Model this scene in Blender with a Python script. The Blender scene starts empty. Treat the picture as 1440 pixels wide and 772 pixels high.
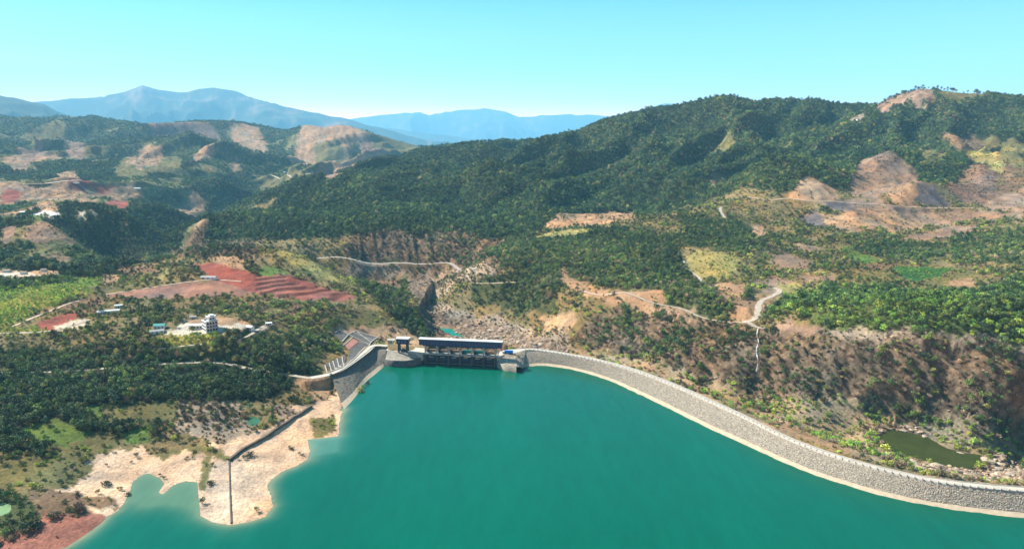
import bpy, bmesh, math, random
import numpy as np
from mathutils import Vector, Matrix

# ------------------------------------------------------------------ camera, sky, sun, exposure
sc = bpy.context.scene
COL = sc.collection
CAM_H, HORIZON, F = 240.0, 195.0, 960.0
PITCH = math.atan((386.0 - HORIZON) / F)
cam_data = bpy.data.cameras.new('camera')
cam_data.sensor_width = 36.0
cam_data.lens = 36.0 * F / 1440.0
cam_data.clip_start = 1.0
cam_data.clip_end = 120000.0
camera = bpy.data.objects.new('camera', cam_data)
camera.location = (0, 0, CAM_H)
camera.rotation_euler = (math.pi / 2 - PITCH, 0, 0)
COL.objects.link(camera)
sc.camera = camera

SUN_EL = math.radians(40)
SUN_DIR = Vector((-0.90, 0.43, 0)).normalized() * math.cos(SUN_EL) + Vector((0, 0, math.sin(SUN_EL)))
world = bpy.data.worlds.new('World')
sc.world = world
world.use_nodes = True
wn, wl = world.node_tree.nodes, world.node_tree.links
wn.clear()
sky = wn.new('ShaderNodeTexSky')
sky.sky_type = 'NISHITA'
sky.sun_disc = False
sky.sun_elevation = SUN_EL
sky.sun_rotation = math.atan2(SUN_DIR.x, SUN_DIR.y)
sky.altitude = 400
sky.air_density = 1.0
sky.dust_density = 0.6
sky.ozone_density = 1.0
tint = wn.new('ShaderNodeMix'); tint.data_type = 'RGBA'; tint.blend_type = 'MULTIPLY'
tint.inputs['Factor'].default_value = 1.0
tc = wn.new('ShaderNodeTexCoord'); sx = wn.new('ShaderNodeSeparateXYZ'); gr = wn.new('ShaderNodeValToRGB')
wl.new(tc.outputs['Generated'], sx.inputs[0]); wl.new(sx.outputs['Z'], gr.inputs['Fac'])
gr.color_ramp.elements[0].position = 0.0; gr.color_ramp.elements[0].color = (6.0, 2.4, 1.9, 1)
ge = gr.color_ramp.elements.new(0.05); ge.color = (2.3, 1.6, 1.4, 1)
ge = gr.color_ramp.elements.new(0.11); ge.color = (0.9, 1.2, 1.15, 1)
gr.color_ramp.elements[-1].position = 0.19; gr.color_ramp.elements[-1].color = (0.25, 0.88, 1.02, 1)
wl.new(gr.outputs[0], tint.inputs['B'])
bg = wn.new('ShaderNodeBackground'); bg.inputs['Strength'].default_value = 0.056
wo = wn.new('ShaderNodeOutputWorld')
wl.new(sky.outputs[0], tint.inputs['A']); wl.new(tint.outputs['Result'], bg.inputs['Color']); wl.new(bg.outputs[0], wo.inputs[0])

sun_data = bpy.data.lights.new('sun', 'SUN')
sun_data.energy = 5.0
sun_data.angle = math.radians(0.53)
sun_data.color = (1.0, 0.95, 0.87)
sun = bpy.data.objects.new('sun', sun_data)
sun.rotation_euler = SUN_DIR.to_track_quat('Z', 'Y').to_euler()
sun.location = (-800, 600, 900)
COL.objects.link(sun)

sc.view_settings.view_transform = 'Standard'
sc.view_settings.look = 'None'
sc.view_settings.exposure = 1.5
sc.view_settings.gamma = 1.0
sc.render.engine = 'CYCLES'
sc.cycles.max_bounces = 5
sc.cycles.diffuse_bounces = 2
sc.cycles.glossy_bounces = 2
sc.cycles.transparent_max_bounces = 6
sc.cycles.volume_bounces = 2

rng = np.random.default_rng(7)
random.seed(7)

# ------------------------------------------------------------------ surveying helpers
def smooth(a, b, x):
    t = np.clip((x - a) / (b - a), 0, 1)
    return t * t * (3 - 2 * t)

def drop(v):
    """fall per metre of distance of the sight line through picture row v"""
    q = (np.asarray(v, float) - 386.0) / F
    return (math.sin(PITCH) + q * math.cos(PITCH)) / (math.cos(PITCH) - q * math.sin(PITCH))

def az_of(u, v):
    q = (np.asarray(v, float) - 386.0) / F
    return ((np.asarray(u, float) - 720.0) / F) / (math.cos(PITCH) - q * math.sin(PITCH))

def at_z(u, v, z):
    """ground point seen at picture point (u, v) when its height z is known"""
    Y = (CAM_H - z) / drop(v)
    return (float(az_of(u, v) * Y), float(Y), float(z))

def at_y(u, v, Y):
    return (float(az_of(u, v) * Y), float(Y), float(CAM_H - drop(v) * Y))

def to_px(x, y, z):
    dz = CAM_H - z
    w = y * math.cos(PITCH) + dz * math.sin(PITCH)
    q = (-y * math.sin(PITCH) + dz * math.cos(PITCH)) / w
    return 720 + F * x / w, 386 + F * q

def _hash(ix, iy, seed):
    h = (ix.astype(np.int64) * 374761393 + iy.astype(np.int64) * 668265263 + seed * 974634777) & 0xffffffff
    h = ((h ^ (h >> 13)) * 1274126177) & 0xffffffff
    return ((h ^ (h >> 16)) & 0xffffff).astype(np.float64) / 0xffffff

def vnoise(x, y, seed=0):
    ix = np.floor(x); iy = np.floor(y)
    fx = x - ix; fy = y - iy
    fx = fx * fx * fx * (fx * (fx * 6 - 15) + 10); fy = fy * fy * fy * (fy * (fy * 6 - 15) + 10)
    ix = ix.astype(np.int64); iy = iy.astype(np.int64)
    a = _hash(ix, iy, seed); b = _hash(ix + 1, iy, seed); c = _hash(ix, iy + 1, seed); d = _hash(ix + 1, iy + 1, seed)
    return (a + (b - a) * fx) * (1 - fy) + (c + (d - c) * fx) * fy      # 0..1

def fbm(x, y, seed=0, octaves=4, gain=0.5):
    s = 0; a = 1; t = 0
    for k in range(octaves):
        s = s + a * (vnoise(x * 2.03 ** k + 17.3 * k, y * 2.03 ** k - 9.1 * k, seed + k) - 0.5); t += a; a *= gain
    return s / t * 2                                                     # about -1..1

def ridged(x, y, seed=0, octaves=4):
    s = 0; a = 1; t = 0; w = 1
    for k in range(octaves):
        n = 1 - np.abs(2 * vnoise(x * 2.0 ** k + 31 * k, y * 2.0 ** k + 7 * k, seed + k) - 1)
        n = n * n
        s = s + a * n * w; w = np.clip(n * 1.6, 0, 1); t += a; a *= 0.5
    return s / t                                                         # 0..1

# ------------------------------------------------------------------ terrain survey points
# Z: (u, v, height)   D: (u, v, distance)   W: (u, distance, height)
Z = """0,760,2 60,740,3 100,700,4 0,700,6 150,690,2 200,640,4 60,640,10 0,620,16 245,645,5 330,690,3.5 345,640,4.5
400,620,4 440,590,4 300,600,6 200,590,10 100,580,18 0,560,24 380,570,7 430,555,9 460,570,4 400,530,14 300,540,16
200,550,17 100,538,24 0,540,27 -150,640,18 -150,540,32 -150,480,45 437,531,13 306,512,20 225,514,24 70,523,27 0,525,28 100,500,32 200,490,36
300,485,36 380,490,32 440,490,27 0,490,38 60,465,42 0,450,45 160,455,43 230,465,42 290,468,42 350,470,42 400,455,38
450,445,36 470,465,29 500,468,25 500,440,33 540,460,21 531,474,15 560,472,14 585,478,12 100,425,46 0,420,50
200,425,46 300,420,46 400,415,42 470,420,38 500,417,36 540,425,32 558,412,31 580,440,20 598,462,5 0,395,54 100,395,54
200,395,54 300,400,52 270,378,60 320,370,66 350,368,66 380,385,56 440,395,47 243,374,68 225,388,56 400,353,68
450,373,54 495,395,42 0,380,52 100,382,50 170,385,46 220,368,45 300,355,58
690,398,24 650,410,8 700,420,8 740,430,10 650,445,-18 700,460,-18 760,470,-2 660,470,-24 720,480,-8 745,486,4
760,395,45 800,385,53 850,412,45 830,425,39 900,440,40 950,440,46 1000,450,50 1060,460,53 1100,462,54 1200,470,57
1300,482,58 1440,500,58 1600,500,60 850,480,14 900,500,10 950,522,5 1000,532,3 1060,545,1 1100,560,0 1200,588,-4 1300,603,-7
1440,612,-5 1600,640,-4 1000,552,9 1100,599,8 1200,630,6 1300,657,3 1390,673,4 1440,660,0 1600,690,5
850,380,58 900,350,67 950,380,58 1000,352,74 1000,400,55 1080,440,53 1070,410,56 1100,350,70 1200,380,64 1200,350,68
1300,390,62 1300,425,58 1400,400,66 1440,380,74 1440,440,61 1200,430,56 1600,440,64 1600,380,80 740,350,60 800,320,70 900,310,85 1000,300,100
1100,310,86 1200,320,90 1290,302,101 1440,320,100 1440,300,114 1600,300,120 660,380,30 560,395,-10"""
D = """290,310,1520 300,330,1500 420,260,2100 600,212,2700 660,199,2850 730,197,3000 800,190,2900 850,170,2750 900,155,2650 960,146,2600 1020,135,2500
1060,141,2550 1100,143,2600 1160,146,2650 1210,148,2600 1240,142,2550 1300,123,2450 1340,127,2450 1390,133,2450 1440,135,2450 1550,125,2400 1700,120,2300
500,290,1650 500,250,2000 650,250,2000 650,300,1600 700,330,1350 560,335,1335 640,340,1290 620,230,2300 720,230,2300
800,300,1480 800,250,1900 800,212,2300 950,300,1400 950,250,1750 950,200,2150 950,170,2450 340,340,1390 350,355,1330
430,350,1310 430,332,1370 480,366,1272 560,369,1275 440,364,1290 640,375,1232 400,300,1650 350,300,1600
1000,268,1620 1090,225,1540 1050,270,1440 1150,262,1380 1130,290,1330 1240,217,1690 1240,250,1520 1200,270,1420
1190,232,1760 1290,258,1350 1370,235,1600 1440,250,1450 1420,282,1290 1400,205,1900 1340,190,1950 1440,180,2080
1300,160,2230 1200,170,2330 1200,200,2000 1100,200,2050 1100,170,2330 1020,180,2200 1000,235,1850 1600,250,1400 1600,180,2000
0,320,1300 60,311,1300 100,340,1240 150,370,1250 0,350,1150 180,376,1280 130,308,1505 180,311,1515 215,324,1540 80,315,1480 150,362,1455 190,366,1420
230,342,1650 330,295,2250 260,345,1500 280,325,1500 0,300,1650 100,290,1830 100,260,2370 200,290,1930 200,255,2570 0,260,2300
300,252,2800 400,247,3150 450,235,3850 0,230,3000 100,230,3000 200,225,3300 210,207,3500 290,207,3600 250,222,3400 290,235,3100 150,200,3900
0,200,3800 60,180,4500 0,160,5200 60,166,5200 130,160,5200 180,170,5200 230,172,5300 280,171,5400 360,175,5400 385,181,5500 405,184,5600 430,173,5400 480,172,5000
500,177,4900 540,190,5000 600,206,4800 480,230,4150 350,215,4200 350,195,4700 420,200,4600 440,215,4300 540,215,4200 -150,155,5200 -150,200,3800 -150,260,2300 -150,320,1300 -150,390,900
300,270,2900 380,262,3200 440,240,3600 250,300,2000"""
W = """640,930,-27 600,1063,-24 592,1225,-24 540,1232,-27 480,1212,-27 400,1200,-27 330,1230,-26 270,1290,-22 225,1360,-16
1290,1490,136 620,3700,120 700,3700,120 800,3500,120 900,3300,150 1020,3200,200 1200,3300,200 1350,3200,200 1500,3200,200
-150,6300,100 0,6300,100 150,6300,100 300,6300,100 450,6300,100 600,6300,60 750,5500,60 900,5000,60 1100,5000,60 1400,5000,60 1700,5000,60
330,1900,-30 300,1780,-30 420,2450,-50 520,2900,-20 300,2600,-40 380,2960,-40 240,1750,-30 270,2150,-40 500,3000,10 560,3500,40 -300,1000,50 -400,2000,80 -400,4000,250 1800,1000,70 1800,2000,250 1800,700,40 -350,500,20"""
def parse(s):
    return [tuple(float(q) for q in t.split(',')) for t in s.split()]
ctrl = []
for u, v, z in parse(Z): ctrl.append(at_z(u, v, z))
for u, v, y in parse(D): ctrl.append(at_y(u, v, y))
for u, y, z in parse(W): ctrl.append((float((u - 720) / F) / math.cos(PITCH) * y, y, z))
# the skyline of the main ridge, closely spaced, and the fall of the ground behind it
SKY = "420,260,2100 440,252,2150 470,244,2250 500,238,2380 520,235,2450 550,226,2560 580,218,2640 600,212,2700 640,202,2800 660,198,2850 700,196,2950 730,196,3000 760,195,2960 780,193,2930 800,188,2880 830,176,2800 850,169,2750 880,160,2690 900,156,2650 930,150,2630 960,146,2600 985,141,2560 1005,136,2520 1022,133,2500 1040,136,2520 1060,141,2550 1085,140,2580 1100,141,2600 1130,140,2620 1160,142,2650 1185,145,2640 1210,148,2600 1228,149,2570 1245,141,2540 1262,133,2500 1280,126,2470 1295,121,2450 1310,123,2450 1340,126,2450 1365,128,2450 1390,132,2450 1415,134,2450 1440,134,2450"
for u, v, y in parse(SKY):
    ctrl.append(at_y(u, v, y)); ctrl.append(at_y(u, v + 9, y - 130)); q = at_y(u, v + 26, y + 380); ctrl.append(q)
ctrl = np.array(ctrl)
CX, CY, CZ = ctrl.T

def relief(x, y):
    """erosion-like spurs and gullies, gentle on the near plateau and strong on the mountains"""
    wx = x + 90 * fbm(x / 420, y / 420, 40, 3); wy = y + 90 * fbm(x / 420 + 50, y / 420, 43, 3)
    m = smooth(1250, 2000, y)
    ac = wx * 0.80 - wy * 0.60; al = wx * 0.60 + wy * 0.80
    big = (ridged(ac / 470 + 3.1, al / 1250, 5, 5) - 0.42) * np.where(y > 1000, 1, 0) * m * np.where(y > 3400, 190, 300 * (0.22 + 0.78 * smooth(-0.42, -0.26, x / y)))
    mid = (ridged(wx / 160, wy / 190, 15, 3) - 0.45) * (3.5 + 13 * m)
    small = fbm(x / 34, y / 34, 25, 3) * (1.0 + 1.6 * m)
    return (big + mid * smooth(420, 900, y) + small * smooth(380, 600, y))

# far mountain chains: crest rows of the skyline, distance, slope
CHAINS = [
 ([(-300,128),(-100,126),(0,134),(30,139),(60,146),(90,160),(130,175),(200,190),(330,205),(1800,215)], 11500, 0.30, 900),
 ([(-300,150),(0,152),(60,141),(100,137),(140,136),(175,129),(200,120),(225,127),(250,129),(300,123),(330,128),(360,139),(400,149),(440,158),(480,165),(520,176),(600,196),(700,206),(1800,225)], 19500, 0.45, 1800),
 ([(-300,215),(460,210),(500,176),(560,181),(610,188),(660,194),(720,203),(1800,225)], 27000, 0.25, 1500),
 ([(-300,175),(300,175),(430,176),(490,168),(540,161),(590,157),(604,161),(640,155),(682,152),(712,157),(730,165),(780,160),(830,161),(860,163),(885,158),(905,152),(935,144),(960,146),(1000,152),(1100,165),(1400,160),(1800,170)], 36500, 0.35, 2700),
]

# ------------------------------------------------------------------ height grid: a fan of rows and columns
NC = 840
AZ = np.linspace(-1.04, 1.04, NC)
rows = np.concatenate([np.linspace(math.log(300), math.log(1500), 620, endpoint=False),
                       np.linspace(math.log(1500), math.log(4200), 290, endpoint=False),
                       np.linspace(math.log(4200), math.log(43000), 250)])
RY = np.exp(rows); NR = len(RY)
GX = AZ[None, :] * RY[:, None]; GY = np.repeat(RY[:, None], NC, 1)

# thin plate spline through the survey points (sight-line fall against direction and log distance)
ce = (CZ - relief(CX, CY) - CAM_H) / CY
px, py = CX / CY * 1.0, np.log(CY)
def kern(dx, dy):
    r2 = dx * dx + dy * dy + 1e-9
    return r2 * np.log(r2)
n = len(px)
A = np.zeros((n + 3, n + 3))
A[:n, :n] = kern(px[:, None] - px[None], py[:, None] - py[None]) + np.eye(n) * 2e-5
A[:n, n] = 1; A[:n, n + 1] = px; A[:n, n + 2] = py; A[n:, :n] = A[:n, n:].T
wts = np.linalg.solve(A, np.concatenate([ce, [0, 0, 0]]))
ax2, ry2 = AZ[::3], rows[::3]
sub = np.zeros((len(ry2), len(ax2)))
for i, r in enumerate(ry2):
    if r > math.log(7500): break
    sub[i] = kern(ax2[:, None] - px[None], r - py[None]) @ wts[:n] + wts[n] + wts[n + 1] * ax2 + wts[n + 2] * r
ci = np.interp(AZ, ax2, np.arange(len(ax2))); ri = np.interp(rows, ry2, np.arange(len(ry2)))
def bilin(G, r, c):
    r = np.clip(r, 0, G.shape[0] - 1.001); c = np.clip(c, 0, G.shape[1] - 1.001)
    r0 = r.astype(int); c0 = c.astype(int); fr = r - r0; fc = c - c0
    return (G[r0, c0] * (1 - fc) + G[r0, c0 + 1] * fc) * (1 - fr) + (G[r0 + 1, c0] * (1 - fc) + G[r0 + 1, c0 + 1] * fc) * fr
E = bilin(sub, np.repeat(ri[:, None], NC, 1), np.repeat(ci[None], NR, 0))
REL = relief(GX, GY)
H = CAM_H + E * GY + REL
plain = 55 + 25 * fbm(GX / 900, GY / 900, 3, 3)
k = smooth(5900, 6900, GY)
H = H * (1 - k) + plain * k
H = np.maximum(H, -40)
# the hills never rise above their skyline as surveyed
ENV = parse("-300,150 -150,153 0,156 60,164 130,159 160,164 180,168 230,170 280,169 340,171 365,175 385,180 405,183 430,172 470,171 490,173 510,179 540,190 580,202 600,206 640,201 700,195 760,194 800,187 830,175 850,168 880,159 900,155 960,145 1005,135 1022,132 1040,135 1060,140 1130,139 1185,144 1228,148 1262,132 1295,120 1340,125 1390,131 1440,133 1700,120")
eu = np.array([float(az_of(u, v)) for u, v in ENV]); ee = -drop(np.array([v for u, v in ENV])) - 0.0008
elim = np.interp(AZ, eu, ee)[None]; ecur = (H - CAM_H) / GY; sft = 0.006
over = (ecur - elim) / sft
enew = elim - sft * np.log1p(np.exp(-np.clip(over, -30, 30)))
H = np.where((GY > 1300) & (GY < 6400) & (over > -3), CAM_H + np.minimum(enew, ecur) * GY, H)
for crest, dist, slope, wob in CHAINS:
    cu = np.array([float(az_of(u, v)) for u, v in crest]); cv = [v for u, v in crest]
    yc = dist + wob * fbm(GX / dist * 5, GX * 0 + dist, 77, 3)
    zc = CAM_H - drop(np.interp(AZ, cu, cv))[None] * yc
    d = GY - yc
    sp = ridged(GX / (wob * 1.3), GY / (wob * 2.2), int(dist) % 97, 5)
    spread = np.abs(d) * slope
    z = zc - spread * (1.45 - 1.1 * sp) + 6 * fbm(GX / 150, GY / 150, 8, 3)
    H = np.where((GY > 6400), np.maximum(H, z), H)

# ------------------------------------------------------------------ distances to outlines
def inside(P, x, y):
    P = np.asarray(P)[:, :2]; r = np.zeros(x.shape, bool); j = len(P) - 1
    for i in range(len(P)):
        xi, yi = P[i]; xj, yj = P[j]
        if yi != yj:
            c = ((yi > y) != (yj > y)) & (x < (xj - xi) * (y - yi) / (yj - yi) + xi)
            r ^= c
        j = i
    return r

def dist_line(P, x, y, closed=False):
    P = np.asarray(P)[:, :2]; best = np.full(x.shape, 1e18)
    m = len(P) if closed else len(P) - 1
    for i in range(m):
        a = P[i]; b = P[(i + 1) % len(P)]; d = b - a; L = d @ d + 1e-12
        t = np.clip(((x - a[0]) * d[0] + (y - a[1]) * d[1]) / L, 0, 1)
        best = np.minimum(best, (x - a[0] - t * d[0]) ** 2 + (y - a[1] - t * d[1]) ** 2)
    return np.sqrt(best)

def spline(P, step=2.0):
    """Catmull-Rom through the points, resampled evenly"""
    P = np.asarray(P, float); Q = np.vstack([2 * P[0] - P[1], P, 2 * P[-1] - P[-2]]); out = []
    for i in range(1, len(Q) - 2):
        t = np.linspace(0, 1, 24, endpoint=False)[:, None]
        p0, p1, p2, p3 = Q[i - 1], Q[i], Q[i + 1], Q[i + 2]
        out.append(0.5 * ((2 * p1) + (-p0 + p2) * t + (2 * p0 - 5 * p1 + 4 * p2 - p3) * t ** 2 + (-p0 + 3 * p1 - 3 * p2 + p3) * t ** 3))
    out = np.vstack(out + [P[-1:]])
    s = np.concatenate([[0], np.cumsum(np.linalg.norm(np.diff(out, axis=0), axis=1))])
    k = np.linspace(0, s[-1], max(2, int(s[-1] / step)))
    return np.stack([np.interp(k, s, out[:, c]) for c in range(out.shape[1])], 1)

def pts0(s, z):
    return [at_z(u, v, z) for u, v in parse(s)]

SHORE = pts0("""92,770 120,752 141,736 152,725 166,718 176,704 183,690 186,678 197,669 208,665 225,672 231,680 223,692 229,695
243,682 261,676 278,678 279,692 281,711 282,725 299,734 324,738 352,733 373,726 384,711 381,697 375,683 381,674 398,662
416,655 432,646 436,634 432,618 476,613 477,597 479,584 484,576""", 0)
CREST_PX = "712,492 740,490 760,491 800,497 850,507 900,521 950,540 1000,562 1050,585 1100,610 1150,630 1200,646 1250,659 1300,670 1350,677 1400,682 1440,685"
WATER_PX = "737,516 760,513.5 800,518 850,532 900,554 950,578 1000,603 1050,625 1100,648 1150,668 1200,684 1250,698 1300,708 1350,716 1400,722 1440,726"
crest = pts0(CREST_PX, 11); crest = [(p[0], p[1]) for p in crest] + [(372, 416.5), (420, 413), (480, 412), (560, 418)]
damwater = [(p[0], p[1]) for p in pts0(WATER_PX, 0)] + [(362, 398), (415, 393), (480, 391), (560, 396)]
CREST = spline(crest, 2.0); DAMW = spline(damwater, 2.0)
LAKE = [(p[0], p[1]) for p in SHORE] + [(-136.5, 701), (-137.5, 708), (-94, 722), (-16, 713), (-12, 700), (4, 685), (13, 698.4)] \
     + [tuple(p) for p in DAMW[::8]] + [(600, 396), (900, 380), (1000, 100), (-700, 100), (-700, 280), (-330, 340), (-290, 362)]

near = GY < 1150
nx, ny = GX[near], GY[near]
ins = inside(LAKE, nx, ny)
dl = dist_line(LAKE, nx, ny, True)
h = H[near]
dshore = dist_line(SHORE, nx, ny)
jit = 1 + 0.5 * fbm(nx / 14, ny / 14, 61, 3) * np.exp(-dl / 30)
land = np.minimum(h, 0.08 + 0.12 * dl * jit + 0.0014 * dl ** 2)
land = np.where((nx < -135) & (ny < 640), np.minimum(h, 0.06 + 0.055 * dl * jit + 0.0012 * dl ** 2), land)
land = np.maximum(land, 0.06)
bed = -0.12 * dl * jit - 0.05
rightside = nx > -135
h = np.where(ins, bed, np.where(rightside, h, land))
# under the dam and behind its crest
dc = dist_line(CREST, nx, ny)
crest_poly = [tuple(p) for p in CREST[::6]] + [(560, 396)] + [tuple(p) for p in DAMW[::-8]]
indam = inside(crest_poly, nx, ny)
h = np.where(indam | (dist_line(DAMW, nx, ny) < 4.0), -3.0, h)
down = (~indam) & (~ins) & (nx > -6)
h = np.where(down, np.minimum(h, 10.6 + 0.02 * dc + 0.0006 * dc ** 2.2), h)
h = np.where(down & (dc < 3.0), 10.2, h)
# spillway channel and platforms beside it
EX = Vector((math.cos(math.radians(-8)), math.sin(math.radians(-8)), 0)); EN = Vector((-EX.y, EX.x, 0))
SP0 = Vector((-94.0, 711.0, 0)); SPL = 77.0
su = (nx - SP0.x) * EX.x + (ny - SP0.y) * EX.y; sv = (nx - SP0.x) * EN.x + (ny - SP0.y) * EN.y
chan = (su > -1) & (su < SPL + 1) & (sv > -45) & (sv < 14)
h = np.where(chan & ~ins, -8, h)
tail = (su > -4) & (su < SPL + 4) & (sv >= 14) & (sv < 80)
h = np.where(tail, np.minimum(h, -8 - 0.25 * (sv - 14)), h)
plat = (su < -1) & (su > -52) & (sv > 2) & (sv < 26)
h = np.where(plat, 11.6 + (h - 11.6) * 0.04, h)
wingz = (su < -1) & (su > -52) & (sv <= 2) & (sv > -24)
h = np.where(wingz, -4, h)
platr = (su > SPL + 1) & (nx < 8) & (sv > 6) & (sv < 22) & (~indam)
h = np.where(platr, 10.6, h)
undermound = (su > SPL) & (su < SPL + 34) & (sv > -40) & (sv < 6) & ~ins
h = np.where(undermound | (np.hypot(nx - 13.5, ny - 696) < 9), -4, h)
# left embankment corridor: road, riprap down to the water
EROAD = spline([at_z(437, 531, 13)[:2], at_z(457, 527.5, 13)[:2], at_z(476, 521, 13)[:2], at_z(495, 509, 13)[:2], at_z(514, 495, 13)[:2], at_z(526, 486, 13)[:2], (-139, 733), (-120, 728)], 2.0)
EWAT = spline([at_z(484, 576, 0)[:2], at_z(500, 558, 0)[:2], at_z(512.5, 539, 0)[:2], at_z(528, 526, 0)[:2], (-137.0, 701)], 2.0)
emb_poly = [tuple(p) for p in EROAD if p[1] > 640 and p[0] < -138] + [(-137, 716), (-134, 701)] + [tuple(p) for p in EWAT[::-1]]
inemb = inside(emb_poly, nx, ny)
de = dist_line(EROAD, nx, ny); dw = dist_line(EWAT, nx, ny)
h = np.where(inemb, np.maximum(np.minimum(12.0 * dw / (dw + de + 0.1) - 1.6, 11), -3), h)
h = np.where(dw < 3.5, np.minimum(h, -0.6), h)
kk = smooth(14, 5, de)
h = np.where(~inemb & (de < 14), h * (1 - kk) + 12.6 * kk, h)
H[near] = h
wedge = (nx > 8) & (nx < 46) & ~ins & (dist_line(DAMW, nx, ny) < 16) & (dist_line(CREST, nx, ny) > 4)
h = np.where(wedge, np.minimum(h, -3), h); H[near] = h
FIXED = np.zeros(H.shape, bool); FIXED[near] = indam | undermound | chan | plat | platr | wingz | wedge | inemb | (dist_line(DAMW, nx, ny) < 4)
INLAKE = np.zeros(H.shape, bool); INLAKE[near] = ins
LAKED = np.full(H.shape, 1e6); LAKED[near] = dl

# pools: outline, water level
POOLS = {
 'river_pool': (pts0("602,459 636,462 640,468 655,473 640,480 606,476 598,466", -25.5), -25.5),
 'gully_pool': (pts0("1236,612 1252,603 1275,607 1300,612 1330,630 1355,636 1383,640 1383,650 1366,658 1340,656 1310,650 1275,640 1255,632 1240,622", -9.0), -9.0),
 'shore_pond': (pts0("349,588 358,585 366,589 363,597 353,599 348,594", 5.2), 5.2),
 'meadow_pond': (pts0("-30,708 5,707 16,710 14,718 4,724 -30,726", 5.5), 5.5),
}
for nm, (P, zl) in POOLS.items():
    P = [(p[0], p[1]) for p in P]
    h = H[near]
    d = dist_line(P, nx, ny, True); i_ = inside(P, nx, ny)
    bank = zl + 0.2 + (0.18 if nm != 'river_pool' else 0.12) * d * (1 + 0.6 * fbm(nx / 6, ny / 6, 9, 2))
    h = np.where(i_, zl - 0.3 - 0.15 * d, np.where(d < 30, h + (np.clip(h, zl + 0.15, bank) - h) * smooth(30, 10, d), h))
    H[near] = h

def gz(x, y):
    x = np.asarray(x, float); y = np.asarray(y, float)
    return bilin(H, np.interp(np.log(np.maximum(y, 301)), rows, np.arange(NR)), np.interp(x / y, AZ, np.arange(NC)))

FALL = (CAM_H - H) / GY
def ground(u, v):
    """first ground point met by the sight line (u, v)"""
    a = float(az_of(u, v)); c = min(max((a - AZ[0]) / (AZ[1] - AZ[0]), 0), NC - 1.001); c0 = int(c); fc = c - c0
    e = FALL[:, c0] * (1 - fc) + FALL[:, c0 + 1] * fc
    t = float(drop(v)); hit = np.nonzero(e <= t)[0]
    hit = hit[hit > 0]
    if len(hit) == 0: r = NR - 1; Y = RY[r]
    else:
        r = hit[0]; f_ = (e[r - 1] - t) / (e[r - 1] - e[r] + 1e-9); f_ = min(max(f_, 0), 1)
        Y = RY[r - 1] + f_ * (RY[r] - RY[r - 1])
    return (a * Y, Y, CAM_H - t * Y)

# ------------------------------------------------------------------ land cover
#            colour (linear albedo)      trees  rock
COVERS = {
 'scrub':      ((0.200, 0.145, 0.065), 0), 'forest':  ((0.070, 0.085, 0.035), 0), 'wood': ((0.075, 0.085, 0.035), 0),
 'wood_green': ((0.090, 0.110, 0.035), 0), 'grove':   ((0.150, 0.190, 0.035), 0), 'meadow': ((0.100, 0.150, 0.035), 0),
 'olive':      ((0.150, 0.130, 0.052), 0), 'yellow':  ((0.300, 0.240, 0.085), 0), 'tan': ((0.340, 0.210, 0.120), 0),
 'pink':       ((0.255, 0.165, 0.110), 0), 'brown':   ((0.190, 0.118, 0.068), 0), 'purple': ((0.190, 0.125, 0.090), 0),
 'burnt_shade':      ((0.120, 0.096, 0.088), 0), 'red':     ((0.270, 0.080, 0.056), 0), 'plough': ((0.270, 0.145, 0.105), 0),  # burnt ground; also the shaded right flank of the cone hill, painted dark
 'sand':       ((0.560, 0.372, 0.240), 0), 'rock':    ((0.250, 0.175, 0.120), 1), 'cliff': ((0.190, 0.132, 0.084), 1),
 'pale':       ((0.520, 0.440, 0.340), 0), 'crops':   ((0.040, 0.100, 0.030), 0), 'farm': ((0.150, 0.150, 0.070), 0),
 'dry':        ((0.300, 0.220, 0.150), 0), 'yellowwood': ((0.250, 0.220, 0.050), 0), 'gully': ((0.290, 0.210, 0.125), 0),
 'redshore':   ((0.300, 0.120, 0.080), 0), 'white':   ((0.700, 0.700, 0.680), 0), 'darkwood_shade': ((0.055, 0.060, 0.028), 0),  # dark wood; also paints the shade on gorge wall and steep riverbank
 'terrace':    ((0.260, 0.098, 0.072), 0), 'slide': ((0.340, 0.230, 0.140), 0.5), 'gravel': ((0.42, 0.38, 0.33), 0.4),
}
NAMES = list(COVERS)
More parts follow.
